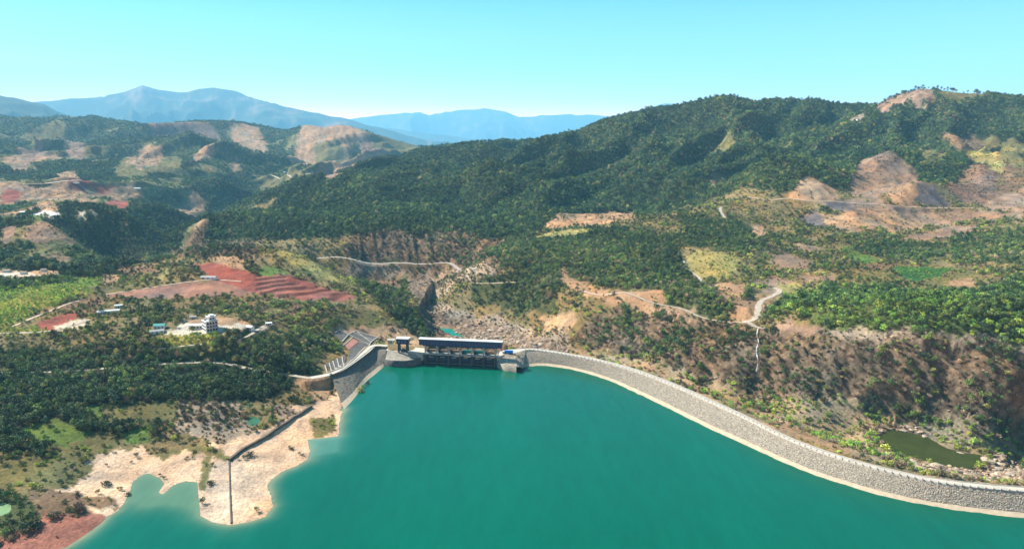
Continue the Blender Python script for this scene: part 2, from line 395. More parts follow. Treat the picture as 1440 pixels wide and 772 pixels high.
PATCHES = """farm: -300,120 600,120 620,200 520,235 420,262 330,300 290,320 240,350 190,372 150,392 -300,392
forest: -300,120 180,150 420,178 520,176 600,200 420,262 300,290 250,262 350,240 400,215 280,200 150,212 60,215 -300,215
forest: 285,310 420,258 600,208 730,190 860,160 1020,128 1200,140 1290,118 1500,125 1900,125 1900,240 1440,240 1330,262 1300,255 1200,262 1130,285 1000,280 950,295 850,305 760,325 700,335 640,345 560,340 430,335 340,342 310,335
forest: 240,345 330,290 420,262 300,262 200,300 225,335
darkwood: 75,316 120,308 180,310 215,322 240,338 235,350 205,366 175,370 150,362 120,345 95,330
cliff: 250,352 272,322 300,331 340,336 362,342 362,364 300,366 250,362
cliff: 480,345 540,322 600,328 650,326 690,340 720,352 700,376 640,372 560,364 490,362
cliff: 620,345 700,335 740,350 700,395 640,400 600,380
dry: 440,372 480,368 560,372 640,378 700,380 690,395 640,400 600,420 570,385 520,385 480,392
dry: 560,392 600,378 628,392 612,425 640,437 700,440 745,446 790,462 805,492 740,496 700,488 600,478 596,450 578,410
rock: 565,392 592,384 612,394 603,425 628,444 680,452 730,463 775,477 800,493 740,496 700,488 600,478 598,450 578,410
brown: 500,392 520,382 560,388 562,412 520,410
pink: 0,319 22,318 19,336 0,346
pink: 42,317 65,314 72,336 50,340 36,336
tan: -100,378 83,380 86,393 -100,394
pale: 0,384 40,383 60,388 20,391 0,391
tan: 142,386 164,386 166,397 142,400
brown: 164,374 220,372 222,386 164,386
brown: 50,362 90,356 115,372 80,376
grove: -200,394 136,392 139,403 119,414 70,432 14,457 -200,457
yellowwood: 55,403 117,402 119,414 70,430 14,450 -60,450 0,425
wood_green: -100,392 110,393 110,398 -100,410
yellow: 214,392 236,376 247,379 232,392
olive: 144,403 194,396 267,393 236,399 150,414 122,404
plough: 146,415 269,396 333,396 361,411 352,414 242,421 155,419
red: 271,371 303,369 347,383 369,386 400,390 402,397 367,404 361,411 305,396 289,386
tan: 303,361 344,364 344,383 305,372
olive: 392,362 404,354 450,372 500,398 490,402 440,392 400,372
yellow: 390,359 404,352 440,371 482,395 470,398 420,374
terrace: 360,384 385,390 407,387 443,401 502,416 485,424 421,421 360,412
red: 405,386 445,400 440,406 400,392
meadow: 364,374 392,376 402,386 380,390 362,382
red: 47,455 92,440 111,444 83,464 55,464
brown: 83,430 117,419 150,422 144,436 119,447 92,439
yellowwood: -50,460 60,462 100,466 40,472 -50,476
pale: 105,450 125,448 122,458 80,466 70,464
pale: 223,472 254,458 267,449 283,447 283,459 310,455 336,451 349,453 347,462 315,468 277,471 234,472
tan: 262,448 300,446 345,450 350,456 300,458 262,456
pale: 336,480 353,470 374,456 384,456 372,467 352,480
yellowwood: 190,480 250,472 304,470 304,478 240,488 190,492
darkwood: -100,488 200,492 300,482 400,470 440,480 436,525 380,560 300,572 200,600 120,640 40,640 -100,620
wood: -100,486 190,484 320,478 430,470 470,480 440,520 300,505 225,508 60,518 -100,522
dry: 225,570 268,565 338,565 330,578 275,608 247,606
meadow: 116,570 141,569 148,599 137,602
olive: 141,567 250,562 247,590 211,595 150,600
meadow: 173,609 211,595 215,620 197,627 173,623
olive: 60,640 140,605 176,620 150,640 100,655 75,680 0,690 -60,680 0,650
meadow: 30,600 80,590 130,608 90,628 40,625
brown: 40,692 90,690 160,690 172,712 150,724 60,730 40,720
sand: 264,606 317,581 345,570 388,567 433,572 452,562 470,556 505,553 485,600 484,622 440,628 445,655 405,675 397,700 390,728 350,744 290,742 270,712 262,690 225,706 205,680 192,684 188,708 160,730 140,728 120,715 100,705 75,690 80,670 110,655 140,640 176,632 200,629 215,640 235,640 262,632 300,634 295,620 270,612
dry: 264,606 317,581 345,570 400,567 425,580 380,600 340,612 310,622 285,616
olive: 205,636 232,634 285,625 330,640 318,650 290,640 250,634 225,645
olive: 282,645 300,640 296,665 286,690 280,690
brown: 60,690 110,694 150,700 165,706 172,715 120,712 70,704
olive: 60,672 100,662 118,650 135,655 120,672 90,684 66,688
redshore: -100,775 50,735 60,722 100,720 150,722 143,748 100,790 -100,820
scrub: 343,572 365,569 388,578 392,590 377,606 350,602 341,586
olive: 435,592 470,583 473,605 455,618 438,612
wood: -100,688 40,700 60,735 0,760 -100,780
tan: 400,530 460,531 470,545 455,562 436,565 430,545
tan: 470,462 500,440 560,462 610,476 600,490 560,484 535,478 500,474
olive: 480,440 540,440 560,452 520,460 480,458
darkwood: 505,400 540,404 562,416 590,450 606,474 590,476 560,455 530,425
scrub: 660,395 760,385 860,400 900,430 860,440 800,450 760,470 700,440 640,437 615,420
wood: 660,396 740,380 790,390 780,440 740,438 700,428 660,425
slide: 756,444 808,438 812,450 800,462 768,470
cliff: 800,480 830,450 880,430 930,432 1000,452 1060,462 1100,462 1150,475 1240,470 1320,480 1440,490 1700,500 1700,680 1440,640 1390,600 1290,590 1220,575 1100,560 1000,535 900,505 840,490
gully: 800,488 900,505 1000,533 1100,560 1220,575 1290,590 1390,600 1440,630 1700,680 1700,740 1440,694 1300,674 1100,612 900,525 840,508
rock: 1236,600 1280,597 1320,612 1300,617 1250,612 1236,622
rock: 1240,640 1300,648 1330,658 1385,655 1400,640 1440,640 1440,676 1380,675 1330,668 1280,655
tan: 850,505 900,518 1000,552 1060,582 1100,606 1200,640 1200,632 1100,590 1000,545 950,530 900,510
wood: 680,350 760,328 830,318 900,325 950,335 960,360 900,375 830,387 800,395 760,387 700,372
tan: 775,308 831,297 898,297 890,310 830,318 760,322
yellow: 750,330 820,322 840,326 800,336 752,338
wood: 812,362 930,350 975,380 930,407 840,402
tan: 788,375 806,392 850,405 900,410 900,436 850,430 820,412 786,400
tan: 900,410 960,405 990,440 940,445 900,436
wood: 930,405 1000,395 1085,415 1080,440 1040,450 980,440 935,430
yellow: 958,362 985,352 1040,356 1036,380 1010,398 972,388
tan: 1000,398 1050,400 1045,430 1010,430
wood: 960,312 1060,318 1080,352 1030,360 960,345
pink: 1073,367 1104,354 1143,369 1140,380 1101,380
pink: 1123,389 1184,386 1179,396 1129,396
tan: 1112,342 1151,346 1157,355 1123,353
pink: 1060,396 1090,388 1120,398 1100,404 1065,402
tan: 1048,318 1072,316 1080,332 1062,338
meadow: 1182,344 1207,346 1240,367 1220,372 1195,364
olive: 1207,380 1234,382 1270,394 1251,397 1212,389
brown: 1212,374 1250,372 1262,382 1230,382
crops: 1248,376 1284,374 1340,376 1345,380 1290,399 1273,392
olive: 1298,394 1368,380 1373,400 1332,408 1298,403
tan: 1330,395 1372,393 1372,404 1340,408
wood_green: 1082,430 1162,403 1234,405 1373,411 1440,390 1700,390 1700,486 1440,486 1300,472 1200,470 1160,462 1120,440 1080,448
wood: 1330,325 1440,325 1600,330 1600,372 1440,372 1340,365
wood: 1190,350 1262,338 1330,345 1330,362 1260,366
yellow: 1100,398 1130,400 1120,412 1090,412
tan: 1030,435 1090,400 1098,412 1075,440 1050,460 1020,460
pink: 1087,455 1118,450 1160,464 1162,475 1095,465
dry: 1160,465 1300,470 1440,486 1440,500 1240,480 1160,476
pink: 1229,151 1284,122 1315,124 1313,146 1298,151 1270,149 1245,160 1229,162
olive: 1325,128 1400,131 1385,140 1318,142
pink: 1190,167 1212,165 1214,171 1192,172
brown: 1326,190 1365,187 1379,196 1440,200 1700,195 1700,300 1440,300 1375,288 1340,272 1330,262 1350,240 1370,228 1350,218 1328,200
olive: 1380,197 1440,202 1600,205 1600,250 1440,240 1410,225
yellow: 1350,214 1390,210 1412,232 1404,246 1384,232
purple: 1332,272 1372,240 1398,240 1402,286 1372,288
pink: 1400,275 1440,262 1500,262 1500,302 1440,298 1380,288
olive: 1293,215 1305,208 1330,222 1320,235 1295,228
pink: 1208,230 1234,211 1251,215 1290,240 1295,256 1240,276 1234,282 1192,274
purple: 1220,222 1240,209 1256,216 1262,232 1240,236
tan: 1245,272 1279,260 1290,258 1290,290 1258,289
burnt: 1286,258 1298,256 1336,283 1330,293 1288,290
tan: 1118,264 1134,246 1173,265 1181,280 1145,286 1107,279
pink: 1145,286 1212,280 1262,291 1373,294 1440,298 1440,306 1373,310 1262,318 1225,322 1200,305
burnt: 1127,300 1147,295 1167,314 1155,323 1133,316
burnt: 1150,290 1187,281 1217,295 1206,301
pink: 1262,336 1334,317 1376,317 1368,330 1290,340
tan: 1218,306 1262,300 1310,315 1259,330 1220,316
tan: 1150,300 1215,305 1235,325 1195,328 1165,318
olive: 996,208 1023,187 1041,204 1009,221
pink: 990,250 1020,243 1024,256 1000,265
olive: 1060,196 1110,204 1100,208 1060,203
tan: 78,244 105,239 115,253 92,254
olive: 158,239 194,206 211,203 258,222 255,241 211,246 178,252 162,250
tan: 175,228 194,208 211,205 232,212 222,232 196,238
tan: 262,230 286,206 300,209 346,228 335,246 318,240 330,228 300,218 282,226
forest: 282,224 300,214 330,228 310,236
purple: 178,174 300,177 310,198 236,194 215,184
tan: 322,180 361,178 380,214 333,206
pink: 0,264 67,260 39,268 0,285
red: 94,255 128,255 164,267 150,272 94,267
red: 142,292 189,283 200,286 164,299
tan: 50,286 72,283 86,294 56,301
white: 44,301 89,301 86,305 56,306
pale: 105,300 144,296 117,309
tan: 111,280 133,279 133,289 111,294
pink: 89,205 122,200 119,225 92,222
pink: 14,233 42,222 50,239 20,244
red: 0,272 30,268 20,285 0,290
tan: 405,221 419,190 447,177 491,172 516,190 529,211 554,217 527,227 479,238 429,233
olive: 516,188 582,198 597,211 554,220 528,211
olive: 440,205 480,195 486,225 450,232
forest: 488,203 507,203 509,222 490,226
pink: 505,190 520,192 552,215 530,224 512,215
olive: 355,242 471,238 471,254 355,256
tan: 450,234 510,228 500,240 455,246
pink: 452,240 480,238 478,250 456,250
meadow: 0,306 60,305 60,312 0,313
pink: 20,212 60,205 70,222 30,228"""
CID = np.full(H.shape, NAMES.index('scrub'), np.int16)
CID[(GY > 3400) & (GX > -0.14 * GY)] = NAMES.index('forest')
CID[GY > 6500] = NAMES.index('farm')
WARP = np.log(GY) * 0
LX = GX / GY; LY = np.log(GY)
wj = 0.010 * fbm(LX * 80, LY * 55, 51, 6, 0.68); wk = 0.020 * fbm(LX * 80 + 70, LY * 55, 55, 6, 0.68)
LXw, LYw = LX + wj, LY + wk
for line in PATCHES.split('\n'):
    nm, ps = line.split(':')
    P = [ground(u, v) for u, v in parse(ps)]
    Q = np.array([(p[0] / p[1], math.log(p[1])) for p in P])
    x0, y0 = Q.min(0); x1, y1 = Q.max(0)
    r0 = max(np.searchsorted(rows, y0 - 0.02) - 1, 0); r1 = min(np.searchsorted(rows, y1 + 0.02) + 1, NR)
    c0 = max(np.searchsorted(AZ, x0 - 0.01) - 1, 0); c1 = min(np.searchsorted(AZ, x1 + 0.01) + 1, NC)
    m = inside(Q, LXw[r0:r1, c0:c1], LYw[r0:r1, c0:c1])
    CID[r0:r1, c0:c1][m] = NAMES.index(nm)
base = np.array([COVERS[q][0] for q in NAMES]); rockv = np.array([COVERS[q][1] for q in NAMES], float)
# farmland beyond the gorge: a patchwork of woods and bare fields
fa = (CID == NAMES.index('farm'))
fn = fbm(GX / 170, GY / 260, 31, 4)
CID[fa & ((fn > 0.0) | (GY > 6500))] = NAMES.index('forest')
CID[fa & (fn < -0.30)] = NAMES.index('tan')
CID[fa & (fn < -0.14) & (fn > -0.30) & (GY < 6500)] = NAMES.index('olive')
ROCK = rockv[CID]
far_f = (CID == NAMES.index('forest')) & (GY > 2900) & (LX < -0.12)
fn2 = fbm(GX / 210 + 9, GY / 300, 37, 4)
CID[far_f & (fn2 < -0.36)] = NAMES.index('olive')
# steep ground and rock country get a rugged shape
rk = ROCK * smooth(350, 500, GY) * (GY < 2500)
inwater = INLAKE.copy()
cr = np.abs(fbm(GX / 9 + GY / 30, GY / 16, 71, 3)) * 4.5 + ridged((GX * .8 + GY * .6) / 30, (GY * .8 - GX * .6) / 60, 73, 4) * 5 - 2.4
dcr = np.full(H.shape, 99.0); dcr[near] = dc
rk = rk * smooth(4, 16, dcr) * ~FIXED
H = H + np.where(inwater, 0, rk * np.where(CID == NAMES.index('rock'), 0.8 * cr, cr + (ridged(GX / 15 + 0.3 * GY / 15, GY / 70, 171, 3) - 0.5) * 9 * smooth(8, 30, dcr)))
bare = np.isin(CID, [NAMES.index(q) for q in ('tan', 'pink', 'brown', 'purple', 'burnt_shade', 'yellow', 'olive')]) & (GY > 1050)
H = H + np.where(bare, (ridged(GX / 24 + 0.2 * GY / 24, GY / 62, 181, 3) - 0.5) * 5.5 * smooth(1050, 1250, GY), 0)
snd = CID == NAMES.index('sand')
H = H + np.where(snd & ~inwater, (ridged(GX / 11, GY / 16, 187, 3) - 0.35) * 0.8 * smooth(1.5, 14, LAKED), 0)
near2 = (GY < 760) & (GX > -6) & ~INLAKE
for nm, (P, zl) in POOLS.items():
    P2 = [(p[0], p[1]) for p in P]; i_ = inside(P2, nx, ny); hh = H[near]; hh = np.where(i_, np.minimum(hh, zl - 0.4), hh); H[near] = hh
# terraces cut in the red hillside
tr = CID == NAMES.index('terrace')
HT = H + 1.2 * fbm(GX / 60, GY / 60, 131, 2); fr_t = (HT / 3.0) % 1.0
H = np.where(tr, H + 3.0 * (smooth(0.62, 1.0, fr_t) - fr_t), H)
RISER_SHADE = np.where(tr, smooth(0.55, 0.72, fr_t), 0)
# roads and tracks: graded into the ground, then laid as their own sheets
ROADS = [
 ('road', 5.0, 'pale', "-60,527 0,525 70,523 150,518 225,513 306,511 350,518 400,526 437,530"),
 ('road', 8.0, 'grey', "440,364 500,366 560,369 610,372 640,376 668,379"),
 ('dirt_road', 5.0, 'tan', "662,399 690,399 708,398 725,396"),
 ('dirt_road', 7.0, 'tan', "819,409 832,414 850,415 865,412 882,411"),
 ('dirt_road', 3.6, 'pale', "880,411 914,426 956,433 987,447 1025,454 1075,463"),
 ('dirt_road', 6.5, 'pale', "1040,456 1050,454 1064,443 1069,425 1089,415 1096,409 1088,404"),
 ('dirt_road', 4.0, 'pale', "962,365 962,375 981,389 987,397 1000,404"),
 ('dirt_road', 6.0, 'pale', "1014,291 1013,297 1019,308"),
 ('dirt_road', 7.0, 'tan', "1039,277 1078,282 1109,279 1140,284 1173,284 1215,287 1262,291 1320,293 1368,293"),
 ('dirt_road', 4.0, 'tan', "147,415 190,408 230,402 269,396 289,394 315,394 339,397"),
 ('dirt_road', 4.0, 'tan', "17,460 40,450 67,439 92,429 117,421"),
 ('dirt_road', 5.0, 'pale', "-60,470 0,469 61,467 92,461 125,450"),
 ('dirt_road', 3.0, 'pale', "215,491 240,490 262,487 285,483"),
 ('dirt_road', 10.0, 'tan', "-60,257 30,256 80,255 115,254 150,254"),
 ('dirt_road', 9.0, 'pale', "352,247 385,247 420,242 440,241"),
 ('dirt_road', 4.0, 'pale', "336,480 353,470 368,460 380,456"),
]
FALL = (CAM_H - H) / GY
ROADLINES = []
for nm, w_, kind_, ps in ROADS:
    P = np.array([ground(u, v) for u, v in parse(ps)])
    S = spline(P, 2.5 if P[0][1] < 2000 else 8.0)
    z_ = gz(S[:, 0], S[:, 1]); kn = 9
    z_ = np.convolve(np.pad(z_, kn, mode='edge'), np.ones(2 * kn + 1) / (2 * kn + 1), 'valid')
    S[:, 2] = z_; ROADLINES.append(S)
    a0, a1 = (S[:, 0] / S[:, 1]).min() - 0.03, (S[:, 0] / S[:, 1]).max() + 0.03
    r0 = max(np.searchsorted(rows, math.log(S[:, 1].min() - 15)) - 1, 0); r1 = np.searchsorted(rows, math.log(S[:, 1].max() + 15)) + 1
    c0 = max(np.searchsorted(AZ, a0) - 1, 0); c1 = min(np.searchsorted(AZ, a1) + 1, NC)
    bx = GX[r0:r1, c0:c1]; by = GY[r0:r1, c0:c1]; best = np.full(bx.shape, 1e18); bz = np.zeros(bx.shape)
    for i in range(0, len(S) - 1, 2):
        d2 = (bx - S[i, 0]) ** 2 + (by - S[i, 1]) ** 2
        k_ = d2 < best; best = np.where(k_, d2, best); bz = np.where(k_, S[i, 2], bz)
    best = np.sqrt(best); k_ = smooth(w_ * 0.5 + 7, w_ * 0.5 + 1.5, best)
    H[r0:r1, c0:c1] = H[r0:r1, c0:c1] * (1 - k_) + bz * k_
FALL = (CAM_H - H) / GY

colour = base[CID] * (1 - 0.45 * RISER_SHADE)[..., None]  # shade on the terrace risers is put into the colour
def blur(a, n=1):
    for _ in range(n):
        b = np.pad(a, [(1, 1), (1, 1), (0, 0)], mode='edge')
        a = (b[1:-1, 1:-1] * 4 + b[:-2, 1:-1] + b[2:, 1:-1] + b[1:-1, :-2] + b[1:-1, 2:]) / 8
    return a
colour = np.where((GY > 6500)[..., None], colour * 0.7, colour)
colour = blur(colour, 1)
ROCKB = blur(ROCK[..., None], 2)[..., 0]
var = 1 + 0.34 * fbm(GX / 60, GY / 60, 91, 5, 0.65) + 0.14 * fbm(GX / 7, GY / 7, 96, 2)
var = np.where(GY > 6500, 1, var)
colour = colour * var[..., None]
warm = 0.24 * fbm(GX / 40, GY / 55, 97, 4)
colour = colour * np.stack([1 + warm, 1 + 0 * warm, 1 - warm], -1)

# ------------------------------------------------------------------ object helpers
def mesh_from(name, verts, faces_idx, sizes=None, mat=None, smooth_shade=False):
    """verts (n,3); faces_idx (m,k) array or list of lists"""
    me = bpy.data.meshes.new(name)
    if isinstance(faces_idx, np.ndarray):
        m, k_ = faces_idx.shape
        me.vertices.add(len(verts)); me.vertices.foreach_set('co', np.asarray(verts, np.float32).ravel())
        me.loops.add(m * k_); me.loops.foreach_set('vertex_index', faces_idx.astype(np.int32).ravel())
        me.polygons.add(m); me.polygons.foreach_set('loop_start', np.arange(0, m * k_, k_, dtype=np.int32))
        me.polygons.foreach_set('loop_total', np.full(m, k_, np.int32))
        me.update(calc_edges=True)
    else:
        me.from_pydata([tuple(v) for v in verts], [], faces_idx)
    if smooth_shade:
        me.polygons.foreach_set('use_smooth', np.ones(len(me.polygons), bool))
    if mat: me.materials.append(mat)
    return me

def link(name, me, parent=None, loc=None, rotz=None, **props):
    o = bpy.data.objects.new(name, me); COL.objects.link(o)
    if parent is not None: o.parent = parent
    if loc is not None: o.location = loc
    if rotz is not None: o.rotation_euler = (0, 0, rotz)
    for k_, v_ in props.items(): o[k_] = v_
    return o

def struct(name, me, **kw):
    return link(name, me, kind='structure', **kw)

def thing(name, label, cat, loc=(0, 0, 0), rotz=0, group=None):
    o = link(name, None, loc=loc, rotz=rotz, label=label, category=cat)
    o.empty_display_size = 2
    if group: o['group'] = group
    return o

class MB:
    """gathers simple solids into one mesh"""
    def __init__(s): s.v = []; s.f = []
    def add(s, v, f):
        n0 = len(s.v); s.v += [tuple(p) for p in v]; s.f += [[i + n0 for i in q] for q in f]; return s
    def box(s, x0, x1, y0, y1, z0, z1):
        v = [(x0, y0, z0), (x1, y0, z0), (x1, y1, z0), (x0, y1, z0), (x0, y0, z1), (x1, y0, z1), (x1, y1, z1), (x0, y1, z1)]
        return s.add(v, [(0, 3, 2, 1), (4, 5, 6, 7), (0, 1, 5, 4), (1, 2, 6, 5), (2, 3, 7, 6), (3, 0, 4, 7)])
    def taper(s, x0, x1, y0, y1, z0, z1, ix, iy):
        v = [(x0, y0, z0), (x1, y0, z0), (x1, y1, z0), (x0, y1, z0), (x0 + ix, y0 + iy, z1), (x1 - ix, y0 + iy, z1), (x1 - ix, y1 - iy, z1), (x0 + ix, y1 - iy, z1)]
        return s.add(v, [(0, 3, 2, 1), (4, 5, 6, 7), (0, 1, 5, 4), (1, 2, 6, 5), (2, 3, 7, 6), (3, 0, 4, 7)])
    def tube(s, a, b, r0, r1, n=8):
        a = Vector(a); b = Vector(b); d = (b - a).normalized(); p = d.orthogonal().normalized(); q = d.cross(p)
        v = [a + (p * math.cos(t) + q * math.sin(t)) * r0 for t in [2 * math.pi * i / n for i in range(n)]]
        v += [b + (p * math.cos(t) + q * math.sin(t)) * r1 for t in [2 * math.pi * i / n for i in range(n)]]
        return s.add(v, [(i, (i + 1) % n, n + (i + 1) % n, n + i) for i in range(n)] + [tuple(range(n - 1, -1, -1)), tuple(range(n, 2 * n))])
    def prism(s, P, z0, z1):
        n = len(P); v = [(p[0], p[1], z0) for p in P] + [(p[0], p[1], z1) for p in P]
        return s.add(v, [(i, (i + 1) % n, n + (i + 1) % n, n + i) for i in range(n)] + [tuple(range(n - 1, -1, -1)), tuple(range(n, 2 * n))])
    def mesh(s, name, mat, smooth_shade=False):
        me = mesh_from(name, s.v, s.f, mat=mat, smooth_shade=smooth_shade)
        bm = bmesh.new(); bm.from_mesh(me); bmesh.ops.recalc_face_normals(bm, faces=bm.faces[:]); bm.to_mesh(me); bm.free()
        return me

# ------------------------------------------------------------------ materials
def new_mat(name):
    m = bpy.data.materials.new(name); m.use_nodes = True
    nt = m.node_tree; nt.nodes.clear()
    out = nt.nodes.new('ShaderNodeOutputMaterial'); b = nt.nodes.new('ShaderNodeBsdfPrincipled')
    nt.links.new(b.outputs[0], out.inputs[0]); b.inputs['Specular IOR Level'].default_value = 0.2
    return m, nt, b
def node(nt, kind, **kw):
    nd = nt.nodes.new(kind)
    for k_, v_ in kw.items():
        if k_.startswith('in_'): nd.inputs[k_[3:].replace('_', ' ')].default_value = v_
        else: setattr(nd, k_, v_)
    return nd
def noise_col(nt, scale, c0, c1, detail=5, lo=0.3, hi=0.7, coord=None, rough=0.6):
    n_ = node(nt, 'ShaderNodeTexNoise', in_Scale=scale, in_Detail=detail, in_Roughness=rough)
    g = coord or node(nt, 'ShaderNodeNewGeometry').outputs['Position']
    nt.links.new(g, n_.inputs['Vector'])
    r = node(nt, 'ShaderNodeValToRGB'); r.color_ramp.elements[0].position = lo; r.color_ramp.elements[1].position = hi
    r.color_ramp.elements[0].color = (*c0, 1); r.color_ramp.elements[1].color = (*c1, 1)
    nt.links.new(n_.outputs['Fac'], r.inputs['Fac'])
    return r.outputs['Color']
def mul(nt, a, b, fac=1.0):
    m = node(nt, 'ShaderNodeMix', data_type='RGBA', blend_type='MULTIPLY'); m.inputs['Factor'].default_value = fac
    for s_, i_ in ((a, 'A'), (b, 'B')):
        if isinstance(s_, tuple): m.inputs[i_].default_value = (*s_, 1)
        else: nt.links.new(s_, m.inputs[i_])
    return m.outputs['Result']
def bump(nt, b, scale, strength, dist, detail=6, kind='noise'):
    g = node(nt, 'ShaderNodeNewGeometry').outputs['Position']
    if kind == 'noise': n_ = node(nt, 'ShaderNodeTexNoise', in_Scale=scale, in_Detail=detail, in_Roughness=0.65); o_ = n_.outputs['Fac']
    else: n_ = node(nt, 'ShaderNodeTexVoronoi', in_Scale=scale, feature='F1'); o_ = n_.outputs['Distance']
    nt.links.new(g, n_.inputs['Vector'])
    bp = node(nt, 'ShaderNodeBump'); bp.inputs['Strength'].default_value = strength; bp.inputs['Distance'].default_value = dist
    nt.links.new(o_, bp.inputs['Height']); nt.links.new(bp.outputs[0], b.inputs['Normal'])
def solid(name, c, rough=0.8, var=0.25, scale=0.6, bmp=None, metallic=0.0):
    m, nt, b = new_mat(name)
    lo = tuple(q * (1 - var) for q in c); hi = tuple(min(q * (1 + var), 1) for q in c)
    nt.links.new(noise_col(nt, scale, lo, hi), b.inputs['Base Color'])
    b.inputs['Roughness'].default_value = rough; b.inputs['Metallic'].default_value = metallic
    if bmp: bump(nt, b, *bmp)
    return m

def ground_material():
    m, nt, b = new_mat('ground_soil')
    at = node(nt, 'ShaderNodeAttribute', attribute_name='cover')
    rk_ = node(nt, 'ShaderNodeAttribute', attribute_name='rock')
    c = mul(nt, at.outputs['Color'], noise_col(nt, 0.045, (0.62, 0.66, 0.72), (1.30, 1.22, 1.12), detail=8, lo=0.32, hi=0.68))
    c = mul(nt, c, noise_col(nt, 0.5, (0.62, 0.63, 0.65), (1.25, 1.23, 1.20), detail=5, lo=0.3, hi=0.7))
    # cracks and boulders where rock shows
    g = node(nt, 'ShaderNodeNewGeometry').outputs['Position']
    vo = node(nt, 'ShaderNodeTexVoronoi', in_Scale=0.16, feature='F1'); nt.links.new(g, vo.inputs['Vector'])
    rr = node(nt, 'ShaderNodeValToRGB'); rr.color_ramp.elements[0].color = (1.25, 1.22, 1.18, 1); rr.color_ramp.elements[1].color = (0.55, 0.53, 0.52, 1)
    rr.color_ramp.elements[0].position = 0.1; rr.color_ramp.elements[1].position = 0.75
    nt.links.new(vo.outputs['Distance'], rr.inputs['Fac'])
    mx = node(nt, 'ShaderNodeMix', data_type='RGBA', blend_type='MULTIPLY')
    nt.links.new(rk_.outputs['Fac'], mx.inputs['Factor']); nt.links.new(c, mx.inputs['A']); nt.links.new(rr.outputs[0], mx.inputs['B'])
    nt.links.new(mx.outputs['Result'], b.inputs['Base Color'])
    b.inputs['Roughness'].default_value = 0.95; b.inputs['Specular IOR Level'].default_value = 0.05
    n1 = node(nt, 'ShaderNodeTexNoise', in_Scale=0.35, in_Detail=6, in_Roughness=0.7); nt.links.new(g, n1.inputs['Vector'])
    bp = node(nt, 'ShaderNodeBump'); bp.inputs['Strength'].default_value = 0.9; bp.inputs['Distance'].default_value = 1.6
    nt.links.new(n1.outputs['Fac'], bp.inputs['Height']); nt.links.new(bp.outputs[0], b.inputs['Normal'])
    return m
M_GROUND = ground_material()

def grid_faces(nr, nc, mask=None):
    i = np.arange(nr * nc).reshape(nr, nc)
    f_ = np.stack([i[:-1, :-1], i[:-1, 1:], i[1:, 1:], i[1:, :-1]], -1).reshape(-1, 4)
    return f_

# the terrain: one sheet from the near lake bed to the last mountains
tv = np.stack([GX, GY, H], -1).reshape(-1, 3)
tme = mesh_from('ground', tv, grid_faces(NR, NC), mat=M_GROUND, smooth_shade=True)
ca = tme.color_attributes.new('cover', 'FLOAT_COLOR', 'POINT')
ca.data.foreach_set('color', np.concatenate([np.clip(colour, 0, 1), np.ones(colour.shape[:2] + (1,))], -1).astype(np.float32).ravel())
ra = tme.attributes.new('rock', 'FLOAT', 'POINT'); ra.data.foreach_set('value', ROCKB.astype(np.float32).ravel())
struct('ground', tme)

# ------------------------------------------------------------------ water
def water_material(name, rough=0.12, shallow=True, col=(0.0, 0.16, 0.13)):
    m, nt, b = new_mat(name)
    if shallow:
        at = node(nt, 'ShaderNodeAttribute', attribute_name='depth_colour')
        mp = node(nt, 'ShaderNodeMapping'); mp.inputs['Scale'].default_value = (1.0, 0.28, 1.0); mp.inputs['Rotation'].default_value = (0, 0, 0.9)
        nt.links.new(node(nt, 'ShaderNodeNewGeometry').outputs['Position'], mp.inputs['Vector'])
        c = mul(nt, at.outputs['Color'], noise_col(nt, 0.009, (0.84, 0.86, 0.86), (1.12, 1.10, 1.10), detail=6, coord=mp.outputs[0]))
        c = mul(nt, c, noise_col(nt, 0.12, (0.93, 0.93, 0.93), (1.07, 1.07, 1.07), detail=3, coord=mp.outputs[0]))
        nt.links.new(c, b.inputs['Base Color'])
    else:
        nt.links.new(noise_col(nt, 0.05, tuple(q * .8 for q in col), tuple(q * 1.2 for q in col)), b.inputs['Base Color'])
    b.inputs['Roughness'].default_value = rough; b.inputs['IOR'].default_value = 1.33; b.inputs['Specular IOR Level'].default_value = 0.3
    g = node(nt, 'ShaderNodeNewGeometry').outputs['Position']
    n1 = node(nt, 'ShaderNodeTexNoise', in_Scale=0.9, in_Detail=4, in_Roughness=0.6); nt.links.new(g, n1.inputs['Vector'])
    bp = node(nt, 'ShaderNodeBump'); bp.inputs['Strength'].default_value = 0.5; bp.inputs['Distance'].default_value = 0.3
    nt.links.new(n1.outputs['Fac'], bp.inputs['Height']); nt.links.new(bp.outputs[0], b.inputs['Normal'])
    return m
M_LAKE = water_material('lake_water')
xs = np.concatenate([np.linspace(-420, 360, 261), [420, 520, 700, 900]]); ys = np.concatenate([[100, 200, 280], np.linspace(330, 730, 161)])
WX, WY = np.meshgrid(xs, ys)
dsh = dist_line(SHORE, WX, WY); dd = dist_line(LAKE, WX, WY, True); inl = inside(LAKE, WX, WY)
dj = dsh * (1 + 0.55 * fbm(WX / 25, WY / 25, 120, 3)) + 3 * fbm(WX / 60, WY / 60, 122, 2)
deep = np.array([0.000, 0.086, 0.050]); shal = np.array([0.000, 0.105, 0.068]); edge = np.array([0.220, 0.220, 0.120])
wc = deep + (shal - deep) * np.exp(-np.maximum(dj, 0) / 9)[..., None]
wc = wc + (edge - wc) * np.exp(-np.maximum(dj, 0) / 3.2)[..., None]
bay = [at_z(u, v, 0)[:2] for u, v in parse("180,700 190,672 208,664 232,676 224,692 245,684 262,672 282,676 284,720 262,712 235,708 200,712")]
bayd = dist_line(bay, WX, WY, True); bi = inside(bay, WX, WY)
kb = np.where(bi, 1, np.exp(-bayd / 6)) * 0.75
wc = wc + (np.array([0.10, 0.17, 0.095]) - wc) * kb[..., None]
bay2 = [at_z(u, v, 0)[:2] for u, v in parse("434,618 476,614 474,634 440,640")]
